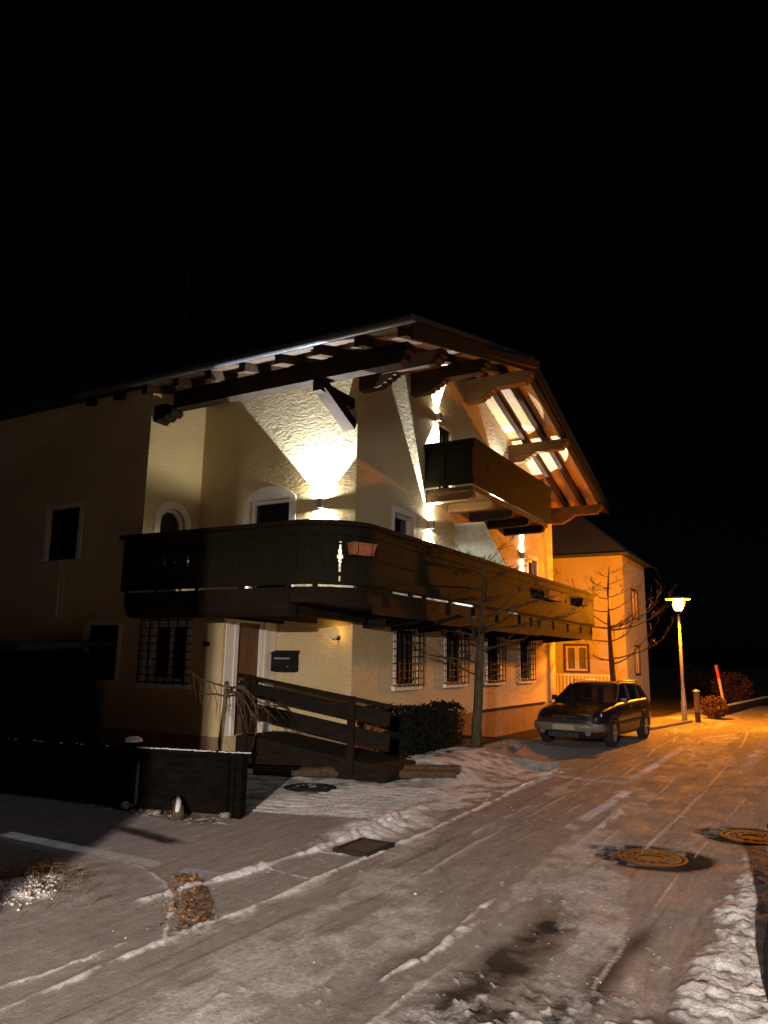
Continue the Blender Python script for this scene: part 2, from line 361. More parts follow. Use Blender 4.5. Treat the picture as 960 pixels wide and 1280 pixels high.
    # crumbs of snow on the road
    crumb=sst(.74,.80,n3)*sst(.48,.6,n1); z=z+.010*crumb*road; snow=np.maximum(snow,.55*crumb*road)
    # trodden yard snow with tyre tread pattern
    yard=sst(6.3,7.2,x+.8*(n1-.5))*(1-sst(11.6,12.2,x))*sst(3.45,3.7,y+.3*(n2-.5))*(1-sst(7.2,8.2,y))
    z=z+yard*.035*(n2-.45); snow=np.maximum(snow,yard*(.42+1.3*(n2-.42)))
    tread=inpoly(x,y,[(6.5,5.5),(6.9,4.2),(8.9,4.0),(8.6,5.3)]); t=np.sin((x*.9+y*.6)*38+2*np.sin(y*9))
    z=z+tread*.012*t; snow=np.where(tread,np.maximum(snow*.7,.45+.5*t*sst(.3,.5,n1)),snow)
    heap=np.exp(-(((x-6.75)/1.0)**2+((y-3.80)/.36)**2)); z=z+heap*(.03+.055*(n3-.4)); snow=np.maximum(snow,heap*1.25*(.5+.9*(n2-.2)))
    track=np.exp(-((np.mod(x-.6*y,.42)-.21)/.05)**2)*heap; z=z-track*.03; snow=snow*(1-.55*track)
    # leaf litter and the weedy bed in the left corner
    q=inpoly(x+.12*(n2-.5),y+.12*(n2-.5),[(4.42,4.28),(4.25,4.05),(3.95,3.72),(3.55,3.40),(3.70,3.30),(4.0,3.50),(4.30,3.85),(4.47,4.12)]); lit=np.where(q,.62+.8*(n3-.4),lit); z=z+q*.03*n3
    bed=np.exp(-(((x-3.75)/.55)**2+((y-5.0)/.62)**2)); lit=np.maximum(lit,bed*.42*(.5+n2)); z=z+bed*.05*n2; wet=np.maximum(wet,sst(.3,.7,bed)*.5*n2*1.4)
    q=np.exp(-(((x-3.55)/.30)**2+((y-4.85)/.28)**2)); snow=np.maximum(snow,q*1.5*sst(.42,.6,n2)); z=z+q*.06*n2
    # damp strips by the fence and below the eaves
    st=np.exp(-((x-5.25-.15*(y-5.5))/.13)**2)*sst(4.7,5.1,y)*(1-sst(5.7,6.2,y)); wet=np.maximum(wet,st*.8*(.5+.7*n2))
    st=np.exp(-((x-5.95)/.22)**2)*sst(4.9,5.3,y)*(1-sst(6.9,7.6,y)); lit=np.maximum(lit,st*.8*(.4+n2)); snow=np.maximum(snow,st*.9*sst(.55,.66,n3))
    z=z+st*.02*n3
    # dark soil under hedge and along the facade, pavement under the car
    soil=sst(10.0,10.5,x)*sst(4.9,5.15,y)*(1-sst(14,15,x)); wet=np.maximum(wet,soil*.8*(1-.35*sst(.45,.6,n2)))
    fac=sst(13.5,14.2,x)*sst(5.1,5.4,y+.2*(n1-.5))*(1-sst(20,20.5,x)); wet=np.maximum(wet,fac*.6)
    # far roadside: leaf litter bed and snow on the verge
    verge=sst(23.4,24.2,x)*sst(2.35,2.6,y+.2*(n1-.5)); lit=np.maximum(lit,verge*.5*n2*1.6); snow=np.maximum(snow,verge*.65*n1)
    ice=sst(.5,.62,fbm(x*.6,y*1.6,.9,3,61))*sst(14,16,x); wet=np.maximum(wet,ice*.33*road)
    field=np.clip(sst(31,37,x)*(1-.0*y)+sst(22,26,x)*sst(3.9,4.6,y),0,1); wet=np.maximum(wet,field*.97); snow=snow*(1-field); lit=lit*(1-field)   # far ground darkened in colour to stand in for unlit night
    return z,np.clip(snow,0,1),np.clip(wet,0,1),np.clip(lit,0,1)
def gz(x,y):
    return float(ground_eval(np.array([float(x)]),np.array([float(y)]))[0][0])
def axis_pts(br):
    out=[]
    for a,b,s in br: out+=list(np.arange(a,b,s))
    out.append(br[-1][1]); return np.array(out)
def far(a,b,g,s):
    out=[a]
    while out[-1]<b: s*=g; out.append(out[-1]+s)
    return out[1:]
xs=np.concatenate([[-p for p in far(4,260,1.4,.6)][::-1],axis_pts([(-4,2,.4),(2,7.2,.022),(7.2,10,.035),(10,14,.07),(14,34,.16)]),far(34,260,1.35,.3)])
ys=np.concatenate([[-p for p in far(3,260,1.4,.5)][::-1],axis_pts([(-3,0,.15),(0,6.6,.026),(6.6,9,.1),(9,16,.4)]),far(16,260,1.4,.6)])
X,Y=np.meshgrid(xs,ys,indexing='ij'); Z,sn,we,li=ground_eval(X,Y)
me=bpy.data.meshes.new('ground'); nx,ny=X.shape
V=np.stack([X,Y,Z],-1).reshape(-1,3)
ii=np.arange(nx*ny).reshape(nx,ny); F=np.stack([ii[:-1,:-1],ii[1:,:-1],ii[1:,1:],ii[:-1,1:]],-1).reshape(-1,4)
me.vertices.add(len(V)); me.vertices.foreach_set('co',V.ravel().astype(np.float32))
me.loops.add(F.size); me.loops.foreach_set('vertex_index',F.ravel().astype(np.int32))
me.polygons.add(len(F)); me.polygons.foreach_set('loop_start',np.arange(0,F.size,4,dtype=np.int32)); me.polygons.foreach_set('loop_total',np.full(len(F),4,np.int32))
me.polygons.foreach_set('use_smooth',np.ones(len(F),bool)); me.update(); me.validate()
ca=me.color_attributes.new('cover','FLOAT_COLOR','POINT')
ca.data.foreach_set('color',np.stack([sn,we,li,np.ones_like(sn)],-1).reshape(-1).astype(np.float32))
me.materials.append(M['ground']); g=bpy.data.objects.new('ground',me); COL.objects.link(g); tag(g,kind='structure')

# ------------------------------------------------------------------ main house
GX0,GX1,GY=9.84,20.05,6.17          # gable facade: y=GY, x GX0..GX1 ; side facade x=GX0
WX,DY,UY,LY=8.565,7.61,9.46,16.0    # wing front x, door return y, upper return y, left end
RX,RY,RZ=14.2,4.7,7.65              # ridge front end
EL=(8.38,4.45,6.03); ER=(20.7,4.78,5.75)
RL=11.15
def zl(x): return EL[2]+(RZ-EL[2])*(x-EL[0])/(RX-EL[0])
def zr(x): return ER[2]+(RZ-ER[2])*(ER[0]-x)/(ER[0]-RX)
def zroof(x): return zl(x) if x<RX else zr(x)
house=thing('alpine_house',(GX0,GY,0),'cream Alpine house with dark wooden balconies, wide carved eaves and wall lights','house')

def PX(c):   # plane x=c facing -x ; u = y
    return lambda u,z,d: (c-d,u,z)
def PY(c):   # plane y=c facing -y ; u = x
    return lambda u,z,d: (u,c-d,z)
def wall(mb,P,u0,u1,z0,z1,holes=(),depth=.11):
    us=sorted({u0,u1}|{h[0] for h in holes}|{h[1] for h in holes}); zs=sorted({z0,z1}|{h[2] for h in holes}|{h[3] for h in holes})
    for a,b in zip(us,us[1:]):
        for c,d in zip(zs,zs[1:]):
            um,zm=(a+b)/2,(c+d)/2
            if any(h[0]<um<h[1] and h[2]<zm<h[3] for h in holes): continue
            mb.face([P(a,c,0),P(b,c,0),P(b,d,0),P(a,d,0)])
    for a,b,c,d in [h[:4] for h in holes]:
        for q in ([(a,c),(b,c)],[(b,c),(b,d)],[(b,d),(a,d)],[(a,d),(a,c)]):
            (p,r),(s,t)=q; mb.face([P(p,r,0),P(s,t,0),P(s,t,-depth),P(p,r,-depth)])
def pbox(mb,P,u0,u1,z0,z1,d0,d1):
    mb.hexa([P(u0,z0,d0),P(u1,z0,d0),P(u1,z0,d1),P(u0,z0,d1),P(u0,z1,d0),P(u1,z1,d0),P(u1,z1,d1),P(u0,z1,d1)])
def pprism(mb,P,poly,d0,d1):
    a=[P(u,z,d0) for u,z in poly]; v=Vector(P(0,0,d1))-Vector(P(0,0,d0)); mb.prism(a,v)

# openings: (u0,u1,z0,z1)
gf=[(11.22,11.95,1.18,2.08),(13.20,13.93,1.18,2.08),(15.26,15.98,1.18,2.08),(17.30,18.02,1.18,2.08)]
g1=[(11.10,11.80,3.05,4.08),(14.95,15.75,2.62,4.08),(18.02,18.66,3.05,4.12)]
gat=[(12.86,13.46,4.66,6.16)]
mb=MB()
P=PY(GY); wall(mb,P,GX0,GX1,0,5.6,gf+g1+[(a,b,c,5.6) for a,b,c,d in gat])
a0,a1,_,ad=gat[0]
mb.face([P(GX0,5.6,0),P(a0,5.6,0),P(a0,zl(a0)-.02,0),P(GX0,zl(GX0)-.02,0)])
mb.face([P(a0,ad,0),P(a1,ad,0),P(a1,zl(a1)-.02,0),P(a0,zl(a0)-.02,0)])
mb.face([P(a1,5.6,0),P(GX1,5.6,0),P(GX1,zr(GX1)-.02,0),P(RX,RZ-.02,0),P(a1,zl(a1)-.02,0)])
for q in ([(a0,5.6),(a0,ad)],[(a0,ad),(a1,ad)],[(a1,ad),(a1,5.6)]):
    (p,r_),(s_,t_)=q; mb.face([P(p,r_,0),P(s_,t_,0),P(s_,t_,-.11),P(p,r_,-.11)])
P=PX(GX0); lw=(7.46,8.30,2.62,4.20)
wall(mb,P,GY,UY,0,zl(GX0)-.02,[lw])
P=PY(UY); arch=(8.93,9.52,2.62,4.06); ar=.295; ac=(arch[0]+arch[1])/2
wall(mb,P,WX,GX0,2.5,6.08,[arch])
an=14; pts=[(ac-ar*math.cos(PI*k/an),arch[3]-ar+ar*math.sin(PI*k/an)) for k in range(an+1)]
for (u,z),(u2,z2) in zip(pts,pts[1:]): mb.face([P(u,z,0),P(u2,z2,0),P(u2,arch[3],0),P(u,arch[3],0)]); mb.face([P(u,z,0),P(u2,z2,0),P(u2,z2,-.11),P(u,z,-.11)])
P=PX(WX); lgw=[(8.32,9.13,1.20,2.08),(9.82,10.58,1.18,2.06)]; luw=[(11.04,11.86,3.20,4.12),(11.25,11.42,2.2,2.95)]
wall(mb,P,DY,UY,0,2.52,[lgw[0]]); wall(mb,P,UY,11.0,0,6.06,[o for o in [lgw[1]]]); wall(mb,P,11.0,LY,0,6.06,luw)
mb.face([(WX,11.0,6.06),(GX1,11.0,zr(GX1)-.02),(RX,11.0,RZ-.02)])
P=PY(DY); dr=(8.88,9.52,.45,2.16); wall(mb,P,WX,GX0,0,2.52,[dr],.14)
mb.face([(GX1,GY,0),(GX1,11.0,0),(GX1,11.0,zr(GX1)-.02),(GX1,GY,zr(GX1)-.02)])
mb.face([(GX1,11,0),(GX1,LY,0),(GX1,LY,zr(GX1)-.02),(GX1,11,zr(GX1)-.02)])
mb.face([(WX,LY,0),(GX1,LY,0),(GX1,LY,zr(GX1)-.02),(WX,LY,6.06)])
walls=mb.build('wall',M['plaster'],house)
# plinths
mb=MB()
pl=MB(); pl.box(GX0+.02,GX1+.03,GY-.03,GY+.05,-.05,.56); pl.box(GX0-.03,GX0+.05,GY-.02,DY+.0,-.05,.46); pl.box(WX-.03,WX+.05,DY-.02,LY,-.05,.45)
pl.build('plinth',M['plinth'],house)
pc=MB(); pc.box(14.75,18.95,GY-.06,GY-.031,.56,.60); pc.build('plinth_cap',M['eave_wood'],house)
def window(P,o,kind,arched=False,surround=.12,top=.12,flat=False,mull=True,white=True,inset=.09):
    u0,u1,z0,z1=o; fw=.055
    if not arched:
        f=MB()
        for a,b,c,d in ((u0,u0+fw,z0,z1),(u1-fw,u1,z0,z1),(u0+fw,u1-fw,z0,z0+fw),(u0+fw,u1-fw,z1-fw,z1)): pbox(f,P,a,b,c,d,-inset-.03,-inset+.02)
        if mull: um=(u0+u1)/2; pbox(f,P,um-.03,um+.03,z0+fw,z1-fw,-inset-.03,-inset+.01)
        w=f.build('window',M['white'] if white else M['eave_wood'],house)
        p=MB(); pbox(p,P,u0+.01,u1-.01,z0+.01,z1-.01,-inset-.04,-inset-.032); p.build('pane',M['pane'],w)
    else:
        n=16; r=(u1-u0)/2; uc=(u0+u1)/2; zc=z1-r
        outer=[(u0,z0)]+[(uc-r*math.cos(PI*k/n),zc+r*math.sin(PI*k/n)) for k in range(n+1)]+[(u1,z0)]
        inner=[(u0+fw,z0)]+[(uc-(r-fw)*math.cos(PI*k/n),zc+(r-fw)*math.sin(PI*k/n)) for k in range(n+1)]+[(u1-fw,z0)]
        f=MB()
        for i in range(len(outer)-1): f.hexa([P(*outer[i],-inset-.03),P(*outer[i+1],-inset-.03),P(*inner[i+1],-inset-.03),P(*inner[i],-inset-.03),P(*outer[i],-inset+.02),P(*outer[i+1],-inset+.02),P(*inner[i+1],-inset+.02),P(*inner[i],-inset+.02)])
        w=f.build('window',M['white'],house); p=MB(); pprism(p,P,outer,-inset-.045,-inset-.032); p.build('pane',M['pane'],w)
    if surround:
        s=MB(); e=surround
        if arched:
            n=16; r=(u1-u0)/2; uc=(u0+u1)/2; zc=z1-r; R_=r+e
            o_=[(u0-e,z0)]+[(uc-R_*math.cos(PI*k/n),zc+R_*math.sin(PI*k/n)) for k in range(n+1)]+[(u1+e,z0)]
            i_=[(u0,z0)]+[(uc-r*math.cos(PI*k/n),zc+r*math.sin(PI*k/n)) for k in range(n+1)]+[(u1,z0)]
            for i in range(len(o_)-1): s.hexa([P(*o_[i],-.004),P(*o_[i+1],-.004),P(*i_[i+1],-.004),P(*i_[i],-.004),P(*o_[i],.012),P(*o_[i+1],.012),P(*i_[i+1],.012),P(*i_[i],.012)])
        else:
            pbox(s,P,u0-e,u0,z0,z1,-.004,.012); pbox(s,P,u1,u1+e,z0,z1,-.004,.012)
            pts=[(u0-e,z1)]+[(u1+e,z1)]+([(u1+e,z1+top),(u0-e,z1+top)] if flat else [(u1+e-(u1-u0+2*e)*k/10,z1+.02+top*math.sin(PI*k/10)**.8) for k in range(11)])
            pprism(s,P,pts,-.004,.012)
        s.build('surround',M['white'],w)
    if kind=='grille':
        s=MB(); pbox(s,P,u0-.14,u1+.14,z0-.10,z0-.03,-.01,.06); s.build('sill',M['white'],w)
        q=MB(); d=.10
        nb=9
        for k in range(nb):
            z=z0-.02+(z1-z0+.06)*k/(nb-1); pbox(q,P,u0-.10,u1+.10,z-.008,z+.008,d-.016,d)
            for uu in (u0-.10,u1+.09): pbox(q,P,uu,uu+.012,z-.008,z+.008,-.02,d-.016)
        for k in range(6):
            u=u0-.08+(u1-u0+.16)*k/5; pbox(q,P,u-.008,u+.008,z0-.04,z1+.06,d,d+.014)
        q.build('grille',M['iron'],w)
    return w
for o in gf: window(PY(GY),o,'grille',surround=.09,top=.15,white=False)
for o,t in zip(g1,(1,1,1)): window(PY(GY),o,'plain',surround=.10,top=.10,flat=True,mull=False)
window(PY(GY),gat[0],'plain',surround=.0,mull=False,white=False)
window(PX(GX0),lw,'plain',surround=.13,top=.22,mull=False)
window(PY(UY),arch,'plain',arched=True,surround=.13)
window(PX(WX),lgw[0],'grille',surround=.09,top=.16); window(PX(WX),lgw[1],'plain',surround=.08,top=.06,white=False)
window(PX(WX),luw[0],'plain',surround=.10,top=.08,flat=True,white=False); window(PX(WX),luw[1],'plain',surround=0,mull=False)
# entrance door on the return wall
P=PY(DY); f=MB()
for a,b,c,d in ((8.88,8.94,.45,2.16),(9.46,9.52,.45,2.16),(8.94,9.46,2.10,2.16)): pbox(f,P,a,b,c,d,-.12,-.02)
dfr=f.build('door',M['white'],house)
l=MB(); pbox(l,P,8.94,9.46,.45,2.10,-.10,-.06)
for c,d in ((.62,1.15),(1.28,1.98)):
    for a,b in ((8.99,9.18),(9.22,9.41)): pbox(l,P,a,b,c,d,-.06,-.045)
l.build('door_leaf',M['door'],dfr)
h=MB(); h.tube([P(9.0,1.22,-.05),P(9.0,1.22,.0),P(9.09,1.22,.0)],.012); h.build('handle',M['steel'],dfr)
s=MB()
for a,b,c,d in ((8.62,8.88,.45,2.40),(9.52,9.80,.45,2.40),(8.88,9.52,2.16,2.40)): pbox(s,P,a,b,c,d,-.003,.014)
for a,b,c,d in ((8.80,8.88,.45,2.24),(9.52,9.60,.45,2.24),(8.88,9.52,2.16,2.24)): pbox(s,P,a,b,c,d,.014,.03)
s.build('surround',M['white'],dfr)
# vent by the ground
v=MB(); pbox(v,PX(WX),10.15,10.75,.56,.68,-.002,.02); v.build('vent',M['iron'],house)
v=MB(); pbox(v,PX(WX),7.86,7.96,1.74,1.80,0,.05); v.build('wall_socket',M['iron'],house)

# ---- roof
def roofpt(x,y,dz=0): return (x,y,zroof(x)+dz)
mb=MB(); t=.03
mb.hexa([(EL[0],EL[1],EL[2]),(RX,RY,RZ),(RX,RL,RZ),(EL[0],RL,EL[2]),(EL[0],EL[1],EL[2]+t),(RX,RY,RZ+t),(RX,RL,RZ+t),(EL[0],RL,EL[2]+t)])
mb.hexa([(RX,RY,RZ),(ER[0],ER[1],ER[2]),(ER[0],RL,ER[2]),(RX,RL,RZ),(RX,RY,RZ+t),(ER[0],ER[1],ER[2]+t),(ER[0],RL,ER[2]+t),(RX,RL,RZ+t)])
roof=mb.build('roof',[M['soffit'],M['soffit_shaded']],house)
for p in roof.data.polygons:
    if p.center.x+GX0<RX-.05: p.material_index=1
mb=MB(); c0,c1=.034,.13
def off(p,dx,dy,dz): return (p[0]+dx,p[1]+dy,p[2]+dz)
L=[off(EL,-.06,-.03,0),(RX,RY-.03,RZ),(RX,RL+.05,RZ),(EL[0]-.06,RL+.05,EL[2])]
mb.hexa([off(p,0,0,c0) for p in L]+[off(p,0,0,c1) for p in L])
R_=[(RX,RY-.03,RZ),off(ER,.06,-.03,0),(ER[0]+.06,RL+.05,ER[2]),(RX,RL+.05,RZ)]
mb.hexa([off(p,0,0,c0) for p in R_]+[off(p,0,0,c1) for p in R_])
mb.build('roof_tiles',M['rooftile'],roof)
mb=MB(); mb.prism([(WX-.02,RL+.07,6.065),(GX1+.05,RL+.07,6.065),(GX1+.05,RL+.07,6.16),(WX-.02,RL+.07,6.16)],(0,LY-RL,0)); mb.build('roof',M['rooftile'],house)
# verge boards
mb=MB()
mb.hexa([off(EL,0,-.005,-.22),(RX,RY-.005,RZ-.22),(RX,RY-.035,RZ-.22),off(EL,0,-.035,-.22),off(EL,0,-.005,.03),(RX,RY-.005,RZ+.03),(RX,RY-.035,RZ+.03),off(EL,0,-.035,.03)])
mb.build('verge_board',M['board'],roof)
mb=MB()
mb.hexa([(RX,RY-.005,RZ-.17),off(ER,0,-.005,-.17),off(ER,0,-.035,-.17),(RX,RY-.035,RZ-.17),(RX,RY-.005,RZ+.03),off(ER,0,-.005,.03),off(ER,0,-.035,.03),(RX,RY-.035,RZ+.03)])
mb.build('verge_board',M['board'],roof)
# rafters: gable overhang and side eaves
for y in (4.83,5.30,5.77,):
    q=MB(); a=.06
    q.hexa([(RX,y-a,RZ-.155),(ER[0]-.05,y-a,ER[2]-.14),(ER[0]-.05,y+a,ER[2]-.14),(RX,y+a,RZ-.155),(RX,y-a,RZ-.003),(ER[0]-.05,y-a,ER[2]+.012),(ER[0]-.05,y+a,ER[2]+.012),(RX,y+a,RZ-.003)])
    q.build('rafter',M['rafter'],roof)
for i in range(10):
    y=4.60+.70*i; a=.065; xe=EL[0]+.03; xi=RX if y<GY else GX0+.35; q=MB()
    q.hexa([(xe,y-a,zl(xe)-.14),(xi,y-a,zl(xi)-.155),(xi,y+a,zl(xi)-.155),(xe,y+a,zl(xe)-.14),(xe,y-a,zl(xe)-.003),(xi,y-a,zl(xi)-.003),(xi,y+a,zl(xi)-.003),(xe,y+a,zl(xe)-.003)])
    q.build('rafter',M['rafter'],roof)
# gutter
gp=MB(); n=8; r=.07; prof=[(r*math.cos(PI+PI*k/n),r*math.sin(PI+PI*k/n)) for k in range(n+1)]+[((r-.008)*math.cos(2*PI-PI*k/n),(r-.008)*math.sin(2*PI-PI*k/n)) for k in range(n+1)]
gp.prism([(EL[0]-.09+a,EL[1]-.12,EL[2]+.04+b) for a,b in prof],(0,RL+.1-EL[1],0)); gp.build('gutter',M['zinc'],roof)
# carved purlins on the gable; profile in (y,z) from the wall outwards
def purlin(x,ztop,length,w=.20,h=.24,console=True,mat='purlin',y0=GY+.12):
    q=MB(); ye=y0-length
    pr=[(y0,ztop),(ye,ztop),(ye,ztop-h*.42),(ye+.05,ztop-h*.50),(ye+.05,ztop-h*.72),(ye+.11,ztop-h*.80),(ye+.13,ztop-h),(y0,ztop-h)]
    q.prism([(x-w/2,y,z) for y,z in pr],(w,0,0))
    if console:
        k=y0-length*.50; zt=ztop-h; hh=h*.85
        pr=[(y0,zt),(k,zt),(k+.02,zt-hh*.22),(k+.08,zt-hh*.25),(k+.10,zt-hh*.45),(k+.16,zt-hh*.48),(k+.18,zt-hh*.68),(k+.25,zt-hh*.72),(k+.27,zt-hh*.90),(k+.34,zt-hh),(y0,zt-hh)]
        q.prism([(x-w/2+.012,y,z) for y,z in pr],(w-.024,0,0))
    return q.build('purlin',M[mat],roof,bevel=.006)
purlin(9.95,zl(9.95)-.16,1.62,mat='purlin_shaded'); purlin(11.75,zl(11.75)-.16,1.62,mat='purlin_shaded')
purlin(RX+.02,RZ-.17,1.60,w=.24,h=.27); purlin(16.85,zr(16.85)-.16,1.56); purlin(20.12,zr(20.12)-.16,1.50,w=.22)
# eave purlin on struts along the side facade
ex=8.98; q=MB(); zt=zl(ex)-.155
pr=[(4.75,zt),(4.75,zt-.12),(4.81,zt-.15),(4.81,zt-.24),(4.9,zt-.30),(9.30,zt-.30),(9.30,zt)]
q.prism([(ex-.11,y,z) for y,z in pr],(.22,0,0)); q.build('purlin',M['eave_wood'],roof,bevel=.006)
q=MB(); pr=[(9.75,zt-.302),(9.25,zt-.302),(9.20,zt-.36),(9.13,zt-.38),(9.10,zt-.46),(9.16,zt-.52),(9.24,zt-.50),(9.30,zt-.56),(9.40,zt-.55),(9.46,zt-.60),(9.56,zt-.58),(9.62,zt-.62),(9.75,zt-.60)]
q.prism([(ex-.36,y-.06,z) for y,z in pr],(.26,0,0)); q.build('bracket',M['eave_wood'],roof,bevel=.008)
q=MB(); q.beam((ex-.02,6.30,zt-.36),(GX0-.005,6.30,5.26),.16,.22,(0,1,0)); 
q.build('strut',M['eave_wood'],roof,bevel=.006)
q=MB(); q.beam((ex-.12,6.30,zt-.40),(GX0,6.30,zt-.40),.14,.16); q.build('tie_beam',M['eave_wood'],roof)

# ---- lower balcony: outline path, outward normals
def balcony_path():
    P_=[];Nn=[]
    for k in range(9): P_.append((7.80,8.95-(8.95-5.85)*k/8)); Nn.append((-1,0))
    cx,cy,r=8.58,5.85,.78
    for k in range(1,12):
        a=PI+PI/2*k/12; P_.append((cx+r*math.cos(a),cy+r*math.sin(a))); Nn.append((math.cos(a),math.sin(a)))
    for k in range(31): P_.append((8.58+(19.9-8.58)*k/30,5.07)); Nn.append((0,-1))
    return P_,Nn
BP,BN=balcony_path()
cum=[0]
for a,b in zip(BP,BP[1:]): cum.append(cum[-1]+math.hypot(a[0]-b[0],a[1]-b[1]))
def at(s):
    s=min(max(s,0),cum[-1]-1e-6)
    for i in range(len(cum)-1):
        if cum[i]<=s<=cum[i+1]:
            t=(s-cum[i])/(cum[i+1]-cum[i]); p=[BP[i][k]*(1-t)+BP[i+1][k]*t for k in (0,1)]; n=[BN[i][k]*(1-t)+BN[i+1][k]*t for k in (0,1)]
            L=math.hypot(*n); return tuple(p),(n[0]/L,n[1]/L)
def sub(s0,s1):
    ss=[s0]+[c for c in cum if s0+1e-4<c<s1-1e-4]+[s1]; r=[at(s) for s in ss]
    return [a for a,_ in r],[b for _,b in r]
def s_of(x,y): return cum[min(range(len(BP)),key=lambda i:(BP[i][0]-x)**2+(BP[i][1]-y)**2)]
S_left=lambda y: 8.95-y
s_corner0=cum[8]; s_arc=PI/2*.78
S_gab=lambda x: cum[20]+(x-8.58)
balcony=MB(); balcony.prism([(7.86,8.93,2.29),(7.86,5.85,2.29)]+[(8.58+.72*math.cos(PI+PI/2*k/10),5.85+.72*math.sin(PI+PI/2*k/10),2.29) for k in range(1,11)]+[(19.88,5.13,2.29),(19.88,GY+.01,2.29),(GX0+.01,GY+.01,2.29),(GX0+.01,UY+.01,2.29),(WX+.01,UY+.01,2.29),(WX+.01,8.93,2.29)],(0,0,.20))
bal=balcony.build('balcony',M['eave_wood'],house)
zb0,zb1=2.514,3.28
def profile(z0,z1,o0,o1): return [(o0,z0),(o1,z0),(o1,z1),(o0,z1)]
holes=[('dot',S_left(8.11)),('tiny',S_left(7.91)),('bal',S_left(7.67)),('long',0),('tiny2',0),('pair',S_gab(11.22)),('pair',S_gab(14.25)),('pair',S_gab(17.4))]
sc0=cum[8]
holes[3]=('long',sc0+.66); holes[4]=('tiny2',sc0+1.10)
def inhole(kind,u,z):
    c=lambda zu,r,uu=0: (u-uu)**2+(z-zu)**2<r*r
    if kind=='dot': return c(2.90,.032) or c(2.96,.016)
    if kind=='tiny': return c(2.90,.018)
    if kind=='bal': return c(2.90,.030) or c(2.955,.020) or c(2.85,.018)
    if kind=='long': return c(2.88,.045) or c(2.95,.032) or c(2.82,.030) or (abs(u)<.014 and 2.68<z<3.08) or (abs(u)<.016 and 2.56<z<2.63)
    if kind=='tiny2': return c(2.92,.014,-.02) or c(2.84,.014) or c(2.98,.012,.01)
    if kind=='pair': return c(2.98,.032,-.04) or c(2.97,.032,.045) or c(3.05,.018,0)
    return False
pan=MB(); hw=.10; prev=0.0
for kind,s0 in sorted(holes,key=lambda h:h[1]):
    p,n_=sub(prev,s0-hw); pan.sweep(p,profile(zb0,zb1,-.035,0),n_)
    nu=22; dz=.0075; du=2*hw/nu
    for i in range(nu):
        u=-hw+du*(i+.5); p,n_=sub(s0-hw+du*i,s0-hw+du*(i+1)); z=zb0; run=None
        nz=int(round((zb1-zb0)/dz))
        for j in range(nz+1):
            solid = j<nz and not inhole(kind,u,zb0+dz*(j+.5))
            if solid and run is None: run=zb0+dz*j
            if not solid and run is not None:
                pan.sweep(p,profile(run,zb0+dz*j,-.035,0),n_); run=None
    prev=s0+hw
p,n_=sub(prev,cum[-1]); pan.sweep(p,profile(zb0,zb1,-.035,0),n_)
pan.box(7.80,WX-.003,8.952,8.985,zb0,zb1); pan.box(19.905,19.94,5.07,GY-.003,zb0,zb1)
par=pan.build('parapet',M['board'],bal)
r_=MB(); r_.sweep(*sub(0,cum[-1])[:1],profile(3.283,3.345,-.10,.055),sub(0,cum[-1])[1]); r_.box(7.74,WX-.003,8.90,9.03,3.283,3.345); r_.box(19.87,19.99,5.012,GY-.003,3.283,3.345)
r_.build('handrail',M['eave_wood'],bal)
r_=MB()
for z0,z1,o in ((3.16,3.279,.028),(2.535,2.66,.024),(3.03,3.06,.014)):
    cuts=[(s0-.06,s0+.06) for k,s0 in holes if k=='long'] if z0<2.6 else []
    a=0
    for c0_,c1_ in cuts+[(cum[-1],None)]:
        p,n_=sub(a,c0_); r_.sweep(p,profile(z0,z1,.002,o),n_); a=c1_
r_.build('moulding',M['board'],bal)
# posts and floor brackets that interrupt the light gap
r_=MB(); ss=[.02,.62,1.42,2.2,2.98]+[sc0+x for x in (.30,.98,1.18)]+[S_gab(x) for x in (9.1,9.7,10.15,11.1,12.1,13.2,14.4,15.1,15.6,16.6,17.7,18.8,19.8)]
for s in ss: p,n_=sub(s,s+.07); r_=MB(); r_.sweep(p,profile(2.30,2.6,-.085,-.037),n_); r_.build('post',M['eave_wood'],bal)
for a,b in ((S_gab(14.5),S_gab(15.6)),(S_gab(15.75),S_gab(19.8)),(S_gab(12.2),S_gab(13.15)),(sc0+.99,S_gab(9.0))): p,n_=sub(a,b); gapf=MB(); gapf.sweep(p,profile(2.47,2.53,-.07,-.04),n_); gapf.build('floor_edge',M['board'],bal)
# cantilever beams below
for x in (10.2,11.1,12.05,13.05,14.1,15.2,16.4,17.7,19.1):
    q=MB(); pr=[(GY+.05,2.288),(5.16,2.288),(5.16,2.18),(5.24,2.13),(GY+.05,2.05)]; q.prism([(x-.07,y,z) for y,z in pr],(.14,0,0)); q.build('beam',M['eave_wood'],bal)
for y in (6.05,6.9,7.55):
    q=MB(); pr=[(GX0+.05,2.288),(7.95,2.288),(7.95,2.2),(8.02,2.15),(GX0+.05,2.12)]; q.prism([(x,y-.07,z) for x,z in pr],(0,.14,0)); q.build('beam',M['eave_wood'],bal)
q=MB(); pr=[(7.84,2.287),(7.84,2.2),(7.9,2.12),(8.02,2.12),(8.02,2.287)]
q.prism([(x,5.9,z) for x,z in pr],(0,2.95,0)); q.build('fascia',M['eave_wood'],bal)
for x0,x1,zz in ((8.7,10.6,2.17),(10.602,12.9,2.13),(12.902,15.6,2.12),(15.602,19.86,2.14)):
    q=MB(); q.box(x0,x1,5.115,5.155,zz,2.287); q.build('fascia',M['eave_wood'],bal)
# carved swag at the left end of the balcony
q=MB(); q.prism([(7.84,8.90,2.285),(7.84,8.52,2.285),(7.84,8.58,2.20),(7.84,8.72,2.13),(7.84,8.82,2.14),(7.84,8.88,2.2)],(.2,0,0)); q.build('bracket',M['eave_wood'],bal)

